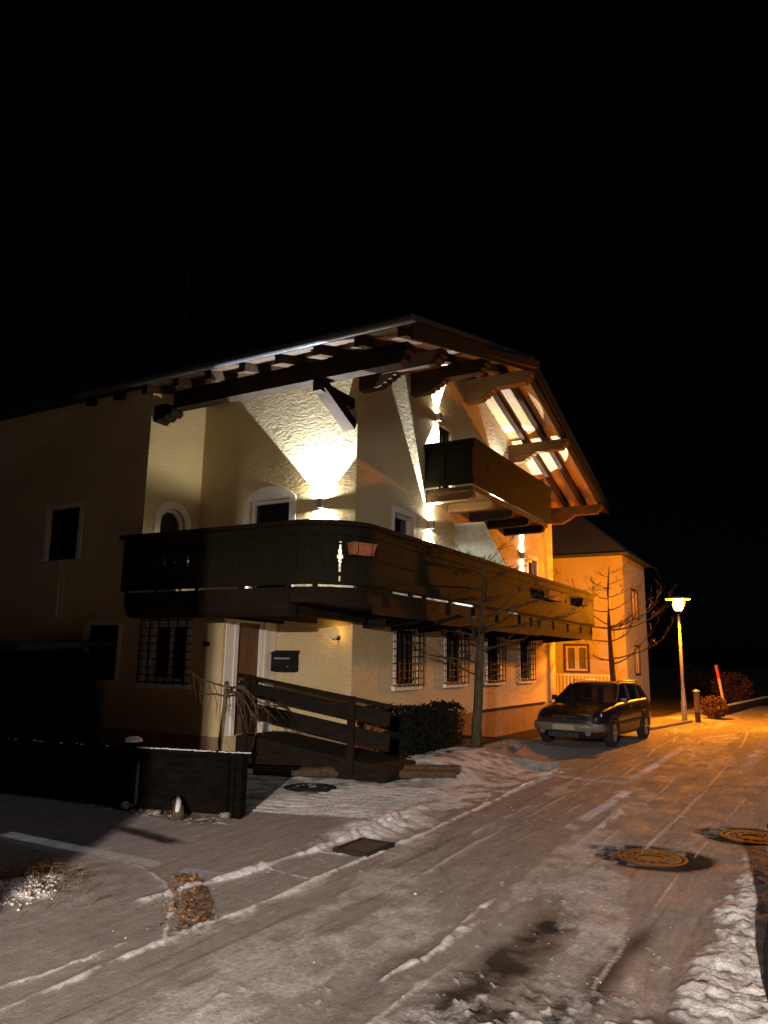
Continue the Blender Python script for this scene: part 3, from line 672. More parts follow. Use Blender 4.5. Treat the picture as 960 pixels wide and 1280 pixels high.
# ---- upper balcony
UYF=5.20
ub=MB(); ub.box(12.33,16.75,UYF+.05,GY+.01,4.62,4.71); ubal=ub.build('balcony',M['purlin'],house)
q=MB()
fx,fz=12.98,5.13; dots=[(0,0)]+[(.10*math.cos(2*PI*k/6+.5),.085*math.sin(2*PI*k/6+.5)) for k in range(6)]
def dothole(x,z): return any((x-fx-a)**2+(z-fz-b)**2<(.019 if (a,b)!=(0,0) else .023)**2 for a,b in dots)
ux0,ux1,uz0,uz1=12.25,16.85,4.73,5.50
Y0,Y1=UYF,UYF+.03
q.box(ux0,fx-.16,Y0,Y1,uz0,uz1); q.box(fx+.16,ux1,Y0,Y1,uz0,uz1)
nu,nz=40,60; hx0=fx-.16; du=.32/nu; dz=.40/nz; z0h=fz-.2
q.box(hx0,fx+.16,Y0,Y1,uz0,z0h); q.box(hx0,fx+.16,Y0,Y1,z0h+.4,uz1)
for i in range(nu):
    run=None
    for j in range(nz+1):
        solid=j<nz and not dothole(hx0+du*(i+.5),z0h+dz*(j+.5))
        if solid and run is None: run=j
        if not solid and run is not None: q.box(hx0+du*i,hx0+du*(i+1),Y0,Y1,z0h+dz*run,z0h+dz*j); run=None
q.box(ux0,ux0+.03,Y1+.002,GY-.003,uz0,uz1); q.box(ux1-.03,ux1,Y1+.002,GY-.003,uz0,uz1)
q.build('parapet',M['board'],ubal)
q=MB(); q.box(ux0-.05,ux1+.05,Y0-.06,Y0+.08,5.503,5.56); q.box(ux0-.05,ux0+.08,Y0+.082,GY-.003,5.503,5.56); q.box(ux1-.08,ux1+.05,Y0+.082,GY-.003,5.503,5.56); q.build('handrail',M['eave_wood'],ubal)
q=MB()
for z0,z1,o in ((4.73,4.84,.022),(5.40,5.50,.022)):
    q.box(ux0,ux1,Y0-o,Y0-.002,z0,z1); q.box(ux0-o,ux0-.002,Y0,GY-.003,z0,z1)
q.box(ux0-.02,ux0-.002,Y0,Y0+.08,4.842,5.398); q.box(ux0-.02,ux0-.002,5.75,5.82,4.842,5.398); q.build('moulding',M['board'],ubal)
for x in (12.37,13.35,14.4,15.4,16.4):
    b_=MB(); pr=[(GY+.05,4.615),(UYF+.06,4.615),(UYF+.02,4.56),(UYF+.04,4.49),(UYF+.14,4.46),(GY+.05,4.44)]; b_.prism([(x-.07,y,z) for y,z in pr],(.14,0,0)); b_.build('beam',M['purlin'] if x<14 else M['eave_wood'],ubal,bevel=.005)  # near beams lit, far ones dim: the difference is put into the wood colour
q=MB(); q.box(16.68,16.70,UYF+.09,GY-.004,4.72,5.78); q.build('screen',M['zinc'],ubal)
# frosted divider on the lower balcony
q=MB(); q.prism([(13.6,GY-.004,2.50),(13.6,5.14,2.50),(13.6,5.14,3.42),(13.6,5.55,4.25),(13.6,GY-.004,4.25)],(.012,0,0)); dv=q.build('divider',M['frost'],bal)
q=MB(); 
for a,b in (((GY-.02,4.25),(5.55,4.25)),((5.55,4.25),(5.14,3.42)),((5.14,3.42),(5.14,2.5))): q.beam((13.606,a[0],a[1]),(13.606,b[0],b[1]),.03,.03,(1,0,0))
q.build('frame',M['steel'],dv)

# ------------------------------------------------------------------ wall lights
WHITE=(.80,.88,1.0); SPILL=(1.0,.90,.74)
lens=emis('lamp_lens',(1.0,.93,.82),30)
def spot(name,loc,dirn,power,ang,parent,blend=.06,col=WHITE):
    d=bpy.data.lights.new(name,'SPOT'); d.energy=power; d.spot_size=math.radians(ang); d.spot_blend=blend; d.color=col; d.shadow_soft_size=.006
    o=bpy.data.objects.new(name,d); COL.objects.link(o); o.parent=parent; o.location=Vector(loc)-parent_world(parent)
    o.rotation_euler=Vector(dirn).to_track_quat('-Z','Y').to_euler(); return o
UPW,DNW=800,380
def wall_light(face,u,z,label,up=1,dn=1,ang=80,dang=12,soft=.06,spill=28):
    P=PX(GX0) if face=='x' else PY(GY)
    t=thing('wall_light',P(u,z,0),label,'wall lamp','up-and-down wall lights on the house')
    q=MB(); w=.05
    pbox(q,P,u-w,u+w,z-.075,z+.075,.002,.022)
    for a,b,c,d in ((u-w,u-w+.008,.022,.11),(u+w-.008,u+w,.022,.11),(u-w+.008,u+w-.008,.102,.11)): pbox(q,P,a,b,z-.075,z+.075,c,d)
    pbox(q,P,u-w+.008,u+w-.008,z-.02,z+.02,.022,.102)
    q.build('housing',M['steel'],t)
    for s in (1,-1):
        q=MB(); pbox(q,P,u-.032,u+.032,z+s*.024,z+s*.03,.03,.095); q.build('lens',lens,t)
        spot('beam',P(u,z+s*.055,.065),(0,0,s),UPW*up if s>0 else DNW*dn,ang if s>0 else ang+dang,t,blend=soft)
        spot('spill',P(u,z+s*.085,.032),(0,0,s),spill*(1 if s>0 else .6),178,t,blend=.25,col=SPILL)
    return t
wall_light('x',6.79,4.03,'slim wall light on the side facade beside the first-floor window',up=1.75,dn=1.9,ang=88,dang=26,spill=135)
wall_light('y',12.72,6.24,'wall light high in the gable beside the attic door',up=1.5,dn=1.5,ang=62,dang=16,spill=14)
wall_light('y',12.43,4.06,'wall light below the upper balcony next to the frosted glass screen',up=2.2,dn=1.6,ang=70,dang=24,spill=45)
wall_light('y',17.54,4.12,'wall light at the far end of the gable above the lower balcony',up=1.6,dn=1.5,ang=50,dang=20,spill=20)
wall_light('y',15.95,5.78,'wall light hidden behind the upper balcony railing, lighting the soffit',up=.28,ang=80,spill=5)

# small things on the house
t=thing('globe_lamp',(GX0,6.42,1.97),'round opal globe lamp on the side wall by the entrance, glow added','globe lamp')
q=MB(); q.lathe([(.001,-.095)]+[(.10*math.sin(PI*k/12),-.10*math.cos(PI*k/12)) for k in range(1,12)]+[(.001,.10)],(GX0-.16,6.42,1.97),20); q.build('globe',M['opal'],t,smooth=True)
d=bpy.data.lights.new('bulb','POINT'); d.energy=4.0; d.color=(1.0,.50,.06); d.shadow_soft_size=.05; o=bpy.data.objects.new('bulb',d); COL.objects.link(o); o.parent=t; o.location=(-.16,0,0)  # bulb light added to brighten the entrance and tint the wall amber
q=MB(); q.tube([(GX0-.001,6.42,1.90),(GX0-.08,6.42,1.88),(GX0-.16,6.42,1.875)],.014); q.lathe([(.04,-.0),(.04,.012)],(GX0-.014,6.42,1.90),14,'x'); q.build('bracket',M['iron'],t)
t=thing('mailbox',(GX0,7.37,1.37),'black rectangular letter box on the wall right of the entrance door','mailbox')
q=MB(); q.box(GX0-.15,GX0-.002,7.15,7.59,1.37,1.64); q.build('body',M['black'],t,bevel=.008)
q=MB(); q.prism([(GX0-.17,7.14,1.643),(GX0-.002,7.14,1.643),(GX0-.002,7.14,1.70),(GX0-.17,7.14,1.66)],(0,.46,0)); q.build('lid',M['black'],t)
q=MB(); q.box(GX0-.156,GX0-.150,7.22,7.52,1.56,1.585); q.lathe([(.012,0),(.012,.012)],(GX0-.162,7.25,1.45),10,'x'); q.build('letter_slot',M['steel'],t)
def flower_box(loc,rz,label,mat,l=.36,h=.13):
    t=thing('flower_box',loc,label,'flower box','flower boxes hung on the lower balcony')
    q=MB(); a=l/2
    q.hexa([(-a+.02,-.11,0),(a-.02,-.11,0),(a-.02,-.01,0),(-a+.02,-.01,0),(-a,-.14,h),(a,-.14,h),(a,-.01,h),(-a,-.01,h)])
    q2=MB(); q2.box(-a-.01,a+.01,-.15,0,h+.002,h+.022)
    parts=[('trough',q,mat),('rim',q2,mat)]
    for x in (-a*.6,a*.6):
        q3=MB(); q3.tube([(x,-.003,-.02),(x,-.15,.02),(x,-.15,h+.04),(x,.02,h+.05)],.007,5); parts.append(('bracket',q3,M['iron']))
    for nm,b_,mm in parts:
        o=b_.build(nm,mm); o.parent=t; o.location=(0,0,0)
    t.rotation_euler=(0,0,rz); return t
p_,n_=at(sc0+.90); flower_box((p_[0]+n_[0]*.03,p_[1]+n_[1]*.03,2.90),math.atan2(n_[1],n_[0])+PI/2,'empty terracotta flower box on the rounded corner of the lower balcony',M['terracotta'])
flower_box((16.2,5.035,2.90),0,'orange-brown wooden flower box halfway along the street side balcony',M['redwood'],1.1,.16)
flower_box((18.5,5.035,2.94),0,'small dark flower box near the far end of the street side balcony',M['black'],.5,.15)

# roof mast with overhead cable
t=thing('roof_mast',(10.4,10.75,6.6),'thin dark roof mast rising above the unlit wing','roof mast')
q=MB(); q.tube([(10.4,10.75,6.55),(10.4,10.75,9.42)],.022,8); q.lathe([(.05,0),(.03,.08)],(10.4,10.75,6.6),10); q.build('mast',M['black'],t)
q=MB(); q.tube([(10.4+.0*k,10.75+.7*k,9.38+.04*k-.02*math.sin(k*.5)) for k in range(0,26)],.011,6); tag(q.build('overhead_cable',M['iron'],loc=None),'faint grey overhead cable running off above the dark wing roof','cable')

# ------------------------------------------------------------------ entrance ramp
t=thing('entrance_ramp',(8.9,6.6,0),'wooden entrance ramp with plank railings leading up to the front door','ramp')
q=MB(); q.prism([(8.93,7.58,0),(8.93,7.58,.45),(8.93,7.2,.45),(8.93,5.05,.20),(8.93,5.05,0)],(.87,0,0)); q.build('deck',M['ramp_wood'],t)
rl=lambda y: .98+(y-5.06)*.133
q=MB(); q.beam((8.98,7.62,rl(7.62)),(8.98,5.02,rl(5.02)),.07,.05); q.build('handrail',M['ramp_wood'],t)
for dz,h in ((-.17,.19),(-.47,.22)):
    q=MB(); q.beam((8.98,7.6,rl(7.6)+dz),(8.98,5.02,rl(5.02)+dz),.035,h); q.build('plank',M['ramp_wood'],t)
for y in (7.4,5.58):
    q=MB(); q.box(8.89,8.955,y-.05,y+.05,.05,rl(y)+.04); q.build('post',M['ramp_wood'],t,bevel=.006)

# ------------------------------------------------------------------ foreground yard fence
t=thing('board_fence',(6.1,5.8,0),'low dark board fence topped with snow in front of the unlit wing','fence')
fx=lambda y: 6.27-(y-5.15)*.255
q=MB(); q.prism([(fx(5.17),5.17,.02),(fx(6.35),6.35,.02),(fx(6.35),6.35,.58),(fx(5.17),5.17,.58)],(.035,0,0)); q.build('board',M['fence'],t)
q=MB(); q.prism([(fx(6.55)+.02,6.55,.02),(fx(10.5)+.6,10.5,.02),(fx(10.5)+.6,10.5,.57),(fx(6.55)+.02,6.55,.57)],(.035,0,0)); q.build('board',M['fence'],t)
for y,w in ((5.20,.035),(5.27,.025),(5.34,.025),(6.45,.09)):
    q=MB(); q.box(fx(y)-.06,fx(y)-.005,y-w,y+w,0,.60 if w<.05 else .68); q.build('post',M['fence'],t,bevel=.004)
q=MB(); q.beam((fx(5.08)+.0,5.08,.612),(fx(6.42),6.42,.612),.16,.035); q.build('top_rail',M['fence'],t)
q=MB(); q.beam((fx(6.5)+.0,6.5,.60),(fx(10.5)+.6,10.5,.60),.14,.03); q.build('top_rail',M['fence'],t)
def snow_strip(mb,a,b,w,n,h):
    a=Vector(a); b=Vector(b); d=(b-a).normalized(); s=Vector((-d.y,d.x,0))
    for i in range(n):
        if random.random()<.18: continue
        p=a+(b-a)*((i+random.random())/n)+s*random.uniform(-w,w); r=random.uniform(.5,1)*h
        mb.lathe([(r*1.6,-r*.3),(r*1.3,r*.3),(r*.5,r*.6)],p,7)
q=MB(); snow_strip(q,(fx(5.1)-.04,5.1,.634),(fx(6.4)-.04,6.4,.634),.025,150,.012); q.lathe([(.10,0),(.09,.03),(.05,.05),(.01,.055)],(fx(6.45),6.45,.685),12); snow_strip(q,(fx(6.6),6.6,.62),(fx(10.4)+.58,10.4,.62),.04,34,.012)
tag(q.build('snow',M['snow_top']),'thin snow lying along the top rail of the dark board fence','snow',kind='stuff')
# log and rubble lying at the fence foot
t=thing('split_log',(5.92,5.72,0),'split log with snow lying at the foot of the board fence','log')
q=MB(); q.tube([(5.80,5.60,.05),(5.92,5.72,.09),(6.02,5.86,.14)],[.055,.06,.05],9); q.build('log',M['log'],t,smooth=True)
q=MB(); q.tube([(5.78,5.60,.10),(5.90,5.70,.145),(5.99,5.80,.185)],[.02,.03,.016],7); q.build('snow_cap',M['snow_top'],t,smooth=True)
def rock(loc,r,label,group=None,mat='stone'):
    bm=bmesh.new(); bmesh.ops.create_icosphere(bm,subdivisions=2,radius=r)
    for v in bm.verts: v.co*=random.uniform(.8,1.15); v.co.z*=.6
    me=bpy.data.meshes.new('stone'); bm.to_mesh(me); bm.free(); me.materials.append(M[mat])
    o=bpy.data.objects.new('stone',me); COL.objects.link(o); o.location=loc; o.rotation_euler=(0,0,random.random()*6); tag(o,label,'stone',group); return o
rock((5.86,5.95,.03),.045,'small stone just left of the split log','stones by the fence')
rock((6.12,5.28,.04),.06,'stone at the right end of the board fence','stones by the fence')
rock((5.9,6.43,.05),.08,'stone at the foot of the tall fence post','stones by the fence')

# timber kerb and flat kerb round the bed
t=MB(); 
for k in range(2): t.tube([(8.55+.30*k,6.9-.9*k,.06+.02*k),(9.05+.12*k,5.64,.06+.05*k),(9.42+.12*k,5.0,.07+.05*k),(9.72+.12*k,4.40,.08+.05*k)],.065,9)
tag(t.build('log_edging',M['log']),'dark timber logs edging the planting bed in front of the ramp','log edging')
q=MB(); q.prism([(12.25,5.40,.0),(11.50,3.66,.0),(11.72,3.58,0),(12.52,5.34,.0)],(0,0,.11)); tag(q.build('kerb_slab',M['concrete'],bevel=.012),'flat concrete kerb strip between the young tree and the road','kerb')
for k,(x,y,r) in enumerate(((12.45,4.75,.07),(12.6,4.58,.09),(12.75,4.66,.06),(12.42,4.5,.05))):
    rock((x,y,.06+gz(x,y)),r,'loose stone on the bed beside the concrete kerb strip','loose stones beside the kerb strip')

# manholes and drain
def manhole(x,y,r,label,mat):
    t=thing('manhole_cover',(x,y,gz(x,y)+.012),label,'manhole cover','manhole covers')
    q=MB(); z=gz(x,y)-.004
    q.lathe([(r,z-.03),(r,z+.016),(r*.90,z+.016),(r*.89,z+.006),(r*.84,z+.006)],(x,y,0),40); q.build('frame',mat,t)
    q=MB(); q.lathe([(r*.83,z+.002),(r*.83,z+.014),(r*.70,z+.014),(r*.68,z+.008),(r*.48,z+.008),(r*.46,z+.015),(r*.36,z+.015),(r*.34,z+.008),(r*.01,z+.008)],(x,y,0),40)
    for k in range(14):
        a=2*PI*k/14; q.beam((x+r*.5*math.cos(a),y+r*.5*math.sin(a),z+.011),(x+r*.66*math.cos(a),y+r*.66*math.sin(a),z+.011),.03,.009)
    q.build('lid',mat,t); return t
manhole(7.04,1.38,.29,'round manhole cover in the middle of the road on thawed asphalt',M['castiron'])
manhole(8.34,.70,.29,'round manhole cover by the snow bank at the edge of the photo',M['castiron'])
manhole(8.12,5.66,.33,'round dark manhole cover in the snowy yard before the ramp',M['grate'])
t=thing('storm_drain',(5.85,3.50,gz(5.85,3.5)),'rectangular iron drain grate set in the snowy gutter strip','drain grate')
zg=.028; q=MB()
for a,b,c,d in ((5.62,6.08,3.33,3.36),(5.62,6.08,3.64,3.67),(5.62,5.65,3.36,3.64),(6.05,6.08,3.36,3.64)): q.box(a,b,c,d,zg-.03,zg+.012)
q.build('frame',M['grate'],t)
q=MB(); 
for k in range(9): x=5.675+.042*k; q.box(x,x+.02,3.362,3.638,zg-.01,zg+.006)
q.build('bars',M['castiron'],t)
q=MB(); q.box(5.651,6.049,3.361,3.639,zg-.03,zg-.014); q.build('pit',M['black'],t)

# ------------------------------------------------------------------ trees
def branch(mb,p,d,length,r,depth,rnd,upb=.12,ns=6,kids=(4,6)):
    pts=[Vector(p)]; rad=[r]; dd=Vector(d).normalized(); st=length/ns
    for i in range(ns):
        dd=(dd+Vector((rnd.uniform(-.22,.22),rnd.uniform(-.22,.22),rnd.uniform(-.12,.12)+upb))).normalized()
        pts.append(pts[-1]+dd*st); rad.append(max(r*(1-.85*(i+1)/ns),.0028))
    mb.tube(pts,rad,5,cap=False)
    if depth>0:
        for k in range(rnd.randint(*kids)):
            i=rnd.randint(1,ns); a=rnd.uniform(-1,1); base=(pts[i]-pts[i-1]).normalized()
            side=base.cross(Vector((0,0,1))); side=side.normalized() if side.length>.01 else Vector((1,0,0))
            nd=base*rnd.uniform(.5,1)+side*rnd.choice((-1,1))*rnd.uniform(.4,1)+Vector((0,0,rnd.uniform(-.2,.45)))
            branch(mb,pts[i],nd,length*rnd.uniform(.28,.5),rad[i]*.62,depth-1,rnd,upb,4,(2,4))
# tree before the gable: broad flat tiers
rnd=random.Random(21)
tx,ty=11.95,5.02; tz=gz(tx,ty)
t=thing('bare_tree',(tx,ty,tz),'bare pollarded tree in the bed before the gable windows','tree','bare trees')
q=MB(); tr=[(tx,ty,tz-.05),(tx-.03,ty,tz+.35),(tx-.07,ty-.05,.9),(tx-.10,ty-.08,1.5),(tx-.12,ty-.14,2.15),(tx-.12,ty-.18,2.8),(tx-.10,ty-.20,3.35)]
q.tube(tr,[.11,.085,.078,.070,.05,.026,.008],10); q.build('trunk',M['bark'],t,smooth=True)
q=MB()
def lerp(h):
    for a,b in zip(tr,tr[1:]):
        if a[2]<=h<=b[2]: f=(h-a[2])/(b[2]-a[2]); return tuple(a[i]*(1-f)+b[i]*f for i in range(3))
    return tr[-1]
for h,az,L,r in ((1.35,95,.8,.016),(1.55,95,1.0,.022),(1.75,270,1.15,.022),(1.85,180,.9,.018),(1.95,80,1.5,.026),(2.05,285,1.5,.026),(2.1,40,1.1,.022),(2.1,240,1.3,.024),(2.2,150,1.0,.02),(2.25,110,1.6,.024),(2.3,300,1.4,.024),(2.5,0,.8,.018),(2.55,200,.8,.018),(2.6,265,1.0,.018),(2.75,90,.9,.016),(2.9,300,.8,.014),(3.0,170,.6,.012),(3.05,120,.6,.012),(3.2,260,.6,.010),(3.3,60,.5,.009)):
    a=math.radians(az); branch(q,lerp(h),(math.cos(a)*.55,math.sin(a)*.9,.22),L,r,3,rnd,.01,7,(4,6))
q.build('crown',M['bark_dark'],t)
# tree before the far house
rnd=random.Random(5); tx,ty=21.0,4.86
t=thing('bare_tree',(tx,ty,0),'bare young tree with upswept tiers behind the parked car','tree','bare trees')
q=MB(); tr=[(tx,ty,0),(tx,ty+.02,.9),(tx,ty+.06,1.8),(tx,ty+.08,2.7),(tx,ty+.08,3.5),(tx,ty+.02,4.2)]
q.tube(tr,[.10,.085,.07,.05,.03,.008],9); q.build('trunk',M['bark_dark'],t,smooth=True)
q=MB()
for h,az,L,r in ((1.55,265,1.5,.03),(1.65,100,1.0,.028),(1.7,290,1.5,.028),(2.15,85,1.2,.028),(2.15,235,1.1,.026),(2.45,270,1.7,.034),(2.5,285,1.6,.03),(2.5,95,1.5,.034),(2.55,320,1.3,.03),(2.6,140,1.1,.024),(2.95,90,1.0,.022),(3.0,260,1.0,.022),(3.3,80,.8,.018),(3.35,280,.8,.018),(3.6,110,.6,.014),(3.7,255,.6,.014),(3.9,60,.5,.01),(4.0,290,.5,.01)):
    a=math.radians(az); branch(q,lerp(h),(math.cos(a)*.8,math.sin(a),.05),L,r*.8,3,rnd,.12,7,(4,6))
q.build('crown',M['twig'],t)
# drooping sapling behind the fence
rnd=random.Random(9); tx,ty=7.0,6.15
t=thing('weeping_sapling',(tx,ty,0),'small drooping sapling with a pale stem behind the board fence','tree')
q=MB(); q.tube([(tx,ty,0),(tx-.01,ty+.01,.6),(tx+.01,ty-.01,1.05),(tx-.02,ty-.03,1.30)],[.035,.028,.026,.022],8); q.build('stem',M['pale_bark'],t,smooth=True)
q=MB()
def arch_branch(p,az,L,rise,drop,r):
    a=math.radians(az); pts=[]; n=9
    for i in range(n+1):
        s=i/n; pts.append((p[0]+math.cos(a)*L*s+rnd.uniform(-.012,.012),p[1]+math.sin(a)*L*s+rnd.uniform(-.012,.012),p[2]+rise*math.sin(PI*min(s*1.3,1))-drop*s*s))
    q.tube(pts,[max(r*(1-.75*i/n),.004) for i in range(n+1)],5,cap=False)
    for i in range(3,n+1,1):
        if rnd.random()<.5:
            b=pts[i]; l=rnd.uniform(.12,.38); q.tube([b,(b[0]+rnd.uniform(-.04,.04),b[1]-.05,b[2]-l*.4),(b[0]+rnd.uniform(-.06,.06),b[1]-.07,b[2]-l)],[.005,.004,.0025],4,cap=False)
for az,L,ri,dr_,r in ((-90,.55,.10,.16,.018),(-100,.62,.07,.22,.015),(-75,.5,.14,.12,.013),(-110,.45,.04,.3,.012),(80,.5,.02,-.02,.014),(-60,.4,.08,.3,.012),(-130,.4,.1,.3,.012),(-90,.75,.02,.34,.012)): arch_branch((tx,ty-.02,1.16+rnd.uniform(-.06,.08)),az,L,ri,dr_,r)
arch_branch((tx,ty,1.24),95,.55,.02,-.18,.012)
q.build('crown',M['bark_dark'],t)

# leafy volumes
def leaves(mb,fn,n,size,rnd):
    for _ in range(n):
        p,nrm=fn(rnd); u=Vector((rnd.gauss(0,1),rnd.gauss(0,1),rnd.gauss(0,1))).normalized(); v=u.cross(Vector((rnd.gauss(0,1),rnd.gauss(0,1),rnd.gauss(0,1)))).normalized()
        s=size*rnd.uniform(.6,1.3); p=Vector(p); mb.face([p-u*s,p-v*s*.5,p+u*s,p+v*s*.5])
def box_fn(x0,x1,y0,y1,z0,z1):
    def f(r):
        p=[r.uniform(x0,x1),r.uniform(y0,y1),r.uniform(z0,z1)]
        k=r.random()
        if k<.3: p[2]=z1+r.gauss(0,.02)
        elif k<.6: p[1]=y0+r.gauss(0,.02)
        elif k<.85: p[0]=x0+r.gauss(0,.02)
        p[2]+=.03*math.sin(p[0]*5)+.02*math.sin(p[0]*13); return p,None
    return f
def ball_fn(c,r0,sq=1):
    def f(r):
        d=Vector((r.gauss(0,1),r.gauss(0,1),r.gauss(0,1))).normalized()*r0*(r.uniform(.55,1)**.4)*(1+.08*math.sin(7*r.random())); return (c[0]+d.x,c[1]+d.y,c[2]+d.z*sq),None
    return f
rnd=random.Random(2)
q=MB(); leaves(q,box_fn(9.98,12.0,5.28,5.75,.2,.84),5200,.028,rnd); q.box(10.08,11.92,5.36,5.70,.1,.76)
tag(q.build('clipped_hedge',M['hedge']),'dark clipped box hedge below the gable windows','hedge')
t=thing('beech_ball',(10.05,5.88,gz(10.05,5.88)),'round clipped bush of dry brown leaves at the end of the ramp railing','bush')
q=MB(); leaves(q,ball_fn((10.05,5.86,.66),.27,1.0),2200,.025,rnd); q.build('foliage',M['beech'],t)
q=MB(); q.tube([(10.05,5.86,.1),(10.05,5.86,.6)],.02,6); q.build('stem',M['bark_dark'],t)
t=thing('dry_shrub',(24.9,2.95,0),'round dry reddish shrub beside the wooden bollard','bush')
q=MB(); leaves(q,ball_fn((24.9,2.88,.33),.36,.95),1500,.04,rnd)
for k in range(40):
    a=rnd.uniform(0,6.28); q.tube([(24.9,2.88,.0),(24.9+.2*math.cos(a),2.88+.2*math.sin(a),.35),(24.9+.36*math.cos(a),2.88+.36*math.sin(a),.5+rnd.uniform(0,.15))],[.01,.007,.003],4,cap=False)
q.build('twigs',M['dryshrub'],t)
for k,(x,y,r) in enumerate(((36,3.4,.8),(40,1.1,.9),(44,-1.0,1.0),(37,5.0,.8),(40,5.6,1.0))):
    lab=['low dark shrub beyond the marker pole','wide dark shrub at the right end of the verge','tall dark shrub furthest along the street','small dark shrub just past the far house','larger dark shrub behind the small one past the far house'][k]
    t=thing('roadside_shrub',(x,y,0),lab,'shrub','shrubs along the far verge')
    q=MB(); leaves(q,ball_fn((x,y,r*.75),r,.8),1200,.08,rnd)
    for j in range(14):
        a=rnd.uniform(0,6.28); q.tube([(x,y,0),(x+r*.4*math.cos(a),y+r*.4*math.sin(a),r*.7),(x+r*.8*math.cos(a),y+r*.8*math.sin(a),r*1.2)],[.02,.012,.004],4,cap=False)
    q.build('foliage',M['dryshrub'] if k<3 else M['hedge'],t)
# weeds with snow in the left corner
t=thing('snowy_weeds',(3.6,4.9,.0),'clump of frosted weeds and stems in the bed at lower left','plant')
q=MB(); rnd=random.Random(14)
for k in range(240):
    x=3.62+rnd.gauss(0,.20); y=4.98+rnd.gauss(0,.26); z=gz(x,y); h=rnd.uniform(.02,.11); a=rnd.uniform(0,6.28)
    q.tube([(x,y,z-.01),(x+.03*math.cos(a),y+.03*math.sin(a),z+h*.7),(x+.09*math.cos(a),y+.09*math.sin(a),z+h*.75)],[.004,.003,.0015],4,cap=False)
q.build('stems',M['twig'],t)
q=MB()
for k in range(650):
    x=3.5+rnd.gauss(0,.12); y=4.82+rnd.gauss(0,.12); r=rnd.uniform(.003,.010)*(1.5 if rnd.random()<.1 else 1); z=gz(x,y)+rnd.uniform(-.003,.012)
    q.lathe([(r*1.25,-r*.5),(r*1.1,r*.2),(r*.6,r*.5),(r*.1,r*.6)],(x,y,z),7)
q.build('snow_clumps',M['snow_top'],t,smooth=True)
# scattered dead leaves
q=MB(); rnd=random.Random(4)
for k in range(420):
    u=rnd.random(); x=4.40-.75*u+rnd.gauss(0,.07); y=4.20-.78*u+rnd.gauss(0,.07); z=gz(x,y)+rnd.uniform(.001,.009)
    a=Vector((rnd.gauss(0,1),rnd.gauss(0,1),rnd.gauss(0,.35))).normalized(); b=a.cross(Vector((rnd.gauss(0,.3),rnd.gauss(0,.3),1))).normalized(); s=rnd.uniform(.008,.02); p=Vector((x,y,z))
    q.face([p-a*s,p-b*s*.6,p+a*s,p+b*s*.6])
tag(q.build('dead_leaves',M['leaf']),'brown dead leaves scattered beside the gutter strip','leaves',kind='stuff')
q=MB(); rnd=random.Random(41)
for k in range(420):
    x=rnd.uniform(3.2,9.5); y=rnd.uniform(.8,4.2)
    if math.sin(x*2.1+y*3.3)+math.sin(y*5.1-x)<.2: continue
    r=rnd.uniform(.0015,.0045)*(2.2 if rnd.random()<.05 else 1); q.lathe([(r*1.3,-r*.3),(r,r*.6),(r*.3,r)],(x,y,gz(x,y)),5)
tag(q.build('snow_crumbs',M['snow_top']),'small crumbs of snow scattered over the road','snow',kind='stuff')

# ------------------------------------------------------------------ street lamps
SOD=(1.0,.27,.004)
def street_lamp(x,y,label,power,col,strength,h=3.40,lean=0.0):
    t=thing('street_lamp',(x,y,0),label,'street lamp','street lamps with flat disc heads')
    k=h/3.40
    q=MB(); q.lathe([(.075,0),(.075,.55*k),(.062,.58*k),(.045,1.1*k),(.036,2.98*k)],(x,y,0),14); q.build('pole',M['steel'],t,smooth=True)
    q=MB(); q.lathe([(.07,2.98*k),(.085,3.02*k),(.085,3.06*k)],(x,y,0),18); q.build('collar',M['black'],t)
    q=MB(); q.lathe([(.34,3.385*k),(.35,3.40*k),(.30,3.43*k),(.10,3.455*k),(.02,3.46*k)],(x,y,0),32); q.build('disc',M['white'],t,smooth=True)
    gm=bpy.data.materials.new('lamp_glass'); gm.use_nodes=True; nt=gm.node_tree; nt.nodes.remove(nt.nodes['Principled BSDF'])   # clear glowing glass: the bulb shines through it
    tr=N(nt,'ShaderNodeBsdfTransparent'); em=N(nt,'ShaderNodeEmission'); em.inputs[0].default_value=(1,.55,.12,1); em.inputs[1].default_value=strength
    ad=N(nt,'ShaderNodeAddShader'); nt.links.new(tr.outputs[0],ad.inputs[0]); nt.links.new(em.outputs[0],ad.inputs[1]); nt.links.new(ad.outputs[0],nt.nodes['Material Output'].inputs['Surface'])
    q=MB(); q.lathe([(.08,3.062*k),(.13,3.14*k),(.15,3.25*k),(.14,3.33*k),(.05,3.35*k)],(x,y,0),22); o=q.build('glass',gm,t,smooth=True)
    for a in range(3):
        b=2*PI*a/3+.4; q=MB(); q.tube([(x+.085*math.cos(b),y+.085*math.sin(b),3.05*k),(x+.19*math.cos(b),y+.19*math.sin(b),3.25*k),(x+.20*math.cos(b),y+.20*math.sin(b),3.39*k)],.008,5); q.build('arm',M['black'],t)
    d=bpy.data.lights.new('bulb','POINT'); d.energy=power; d.color=col; d.shadow_soft_size=.12
    l=bpy.data.objects.new('bulb',d); COL.objects.link(l); l.parent=t; l.location=(0,0,3.2*k)
    return t,o
LAMP,LG=street_lamp(22.86,3.42,'lit amber street lamp with a flat disc head beside the wooden bollard',1.0,SOD,6)
LAMP2,LG2=street_lamp(-6.0,-1.0,'street lamp standing behind the viewer on the near verge',1.0,(1.0,.81,.68),12,h=3.3)
q=MB(); q.tube([(-6,-1,3.27),(-6,-1,3.088)],[.30,.315],28,cap=False); q.build('added_shade',M['black'],LAMP2)  # added skirt keeps this unseen lamp's light off upper walls and eaves

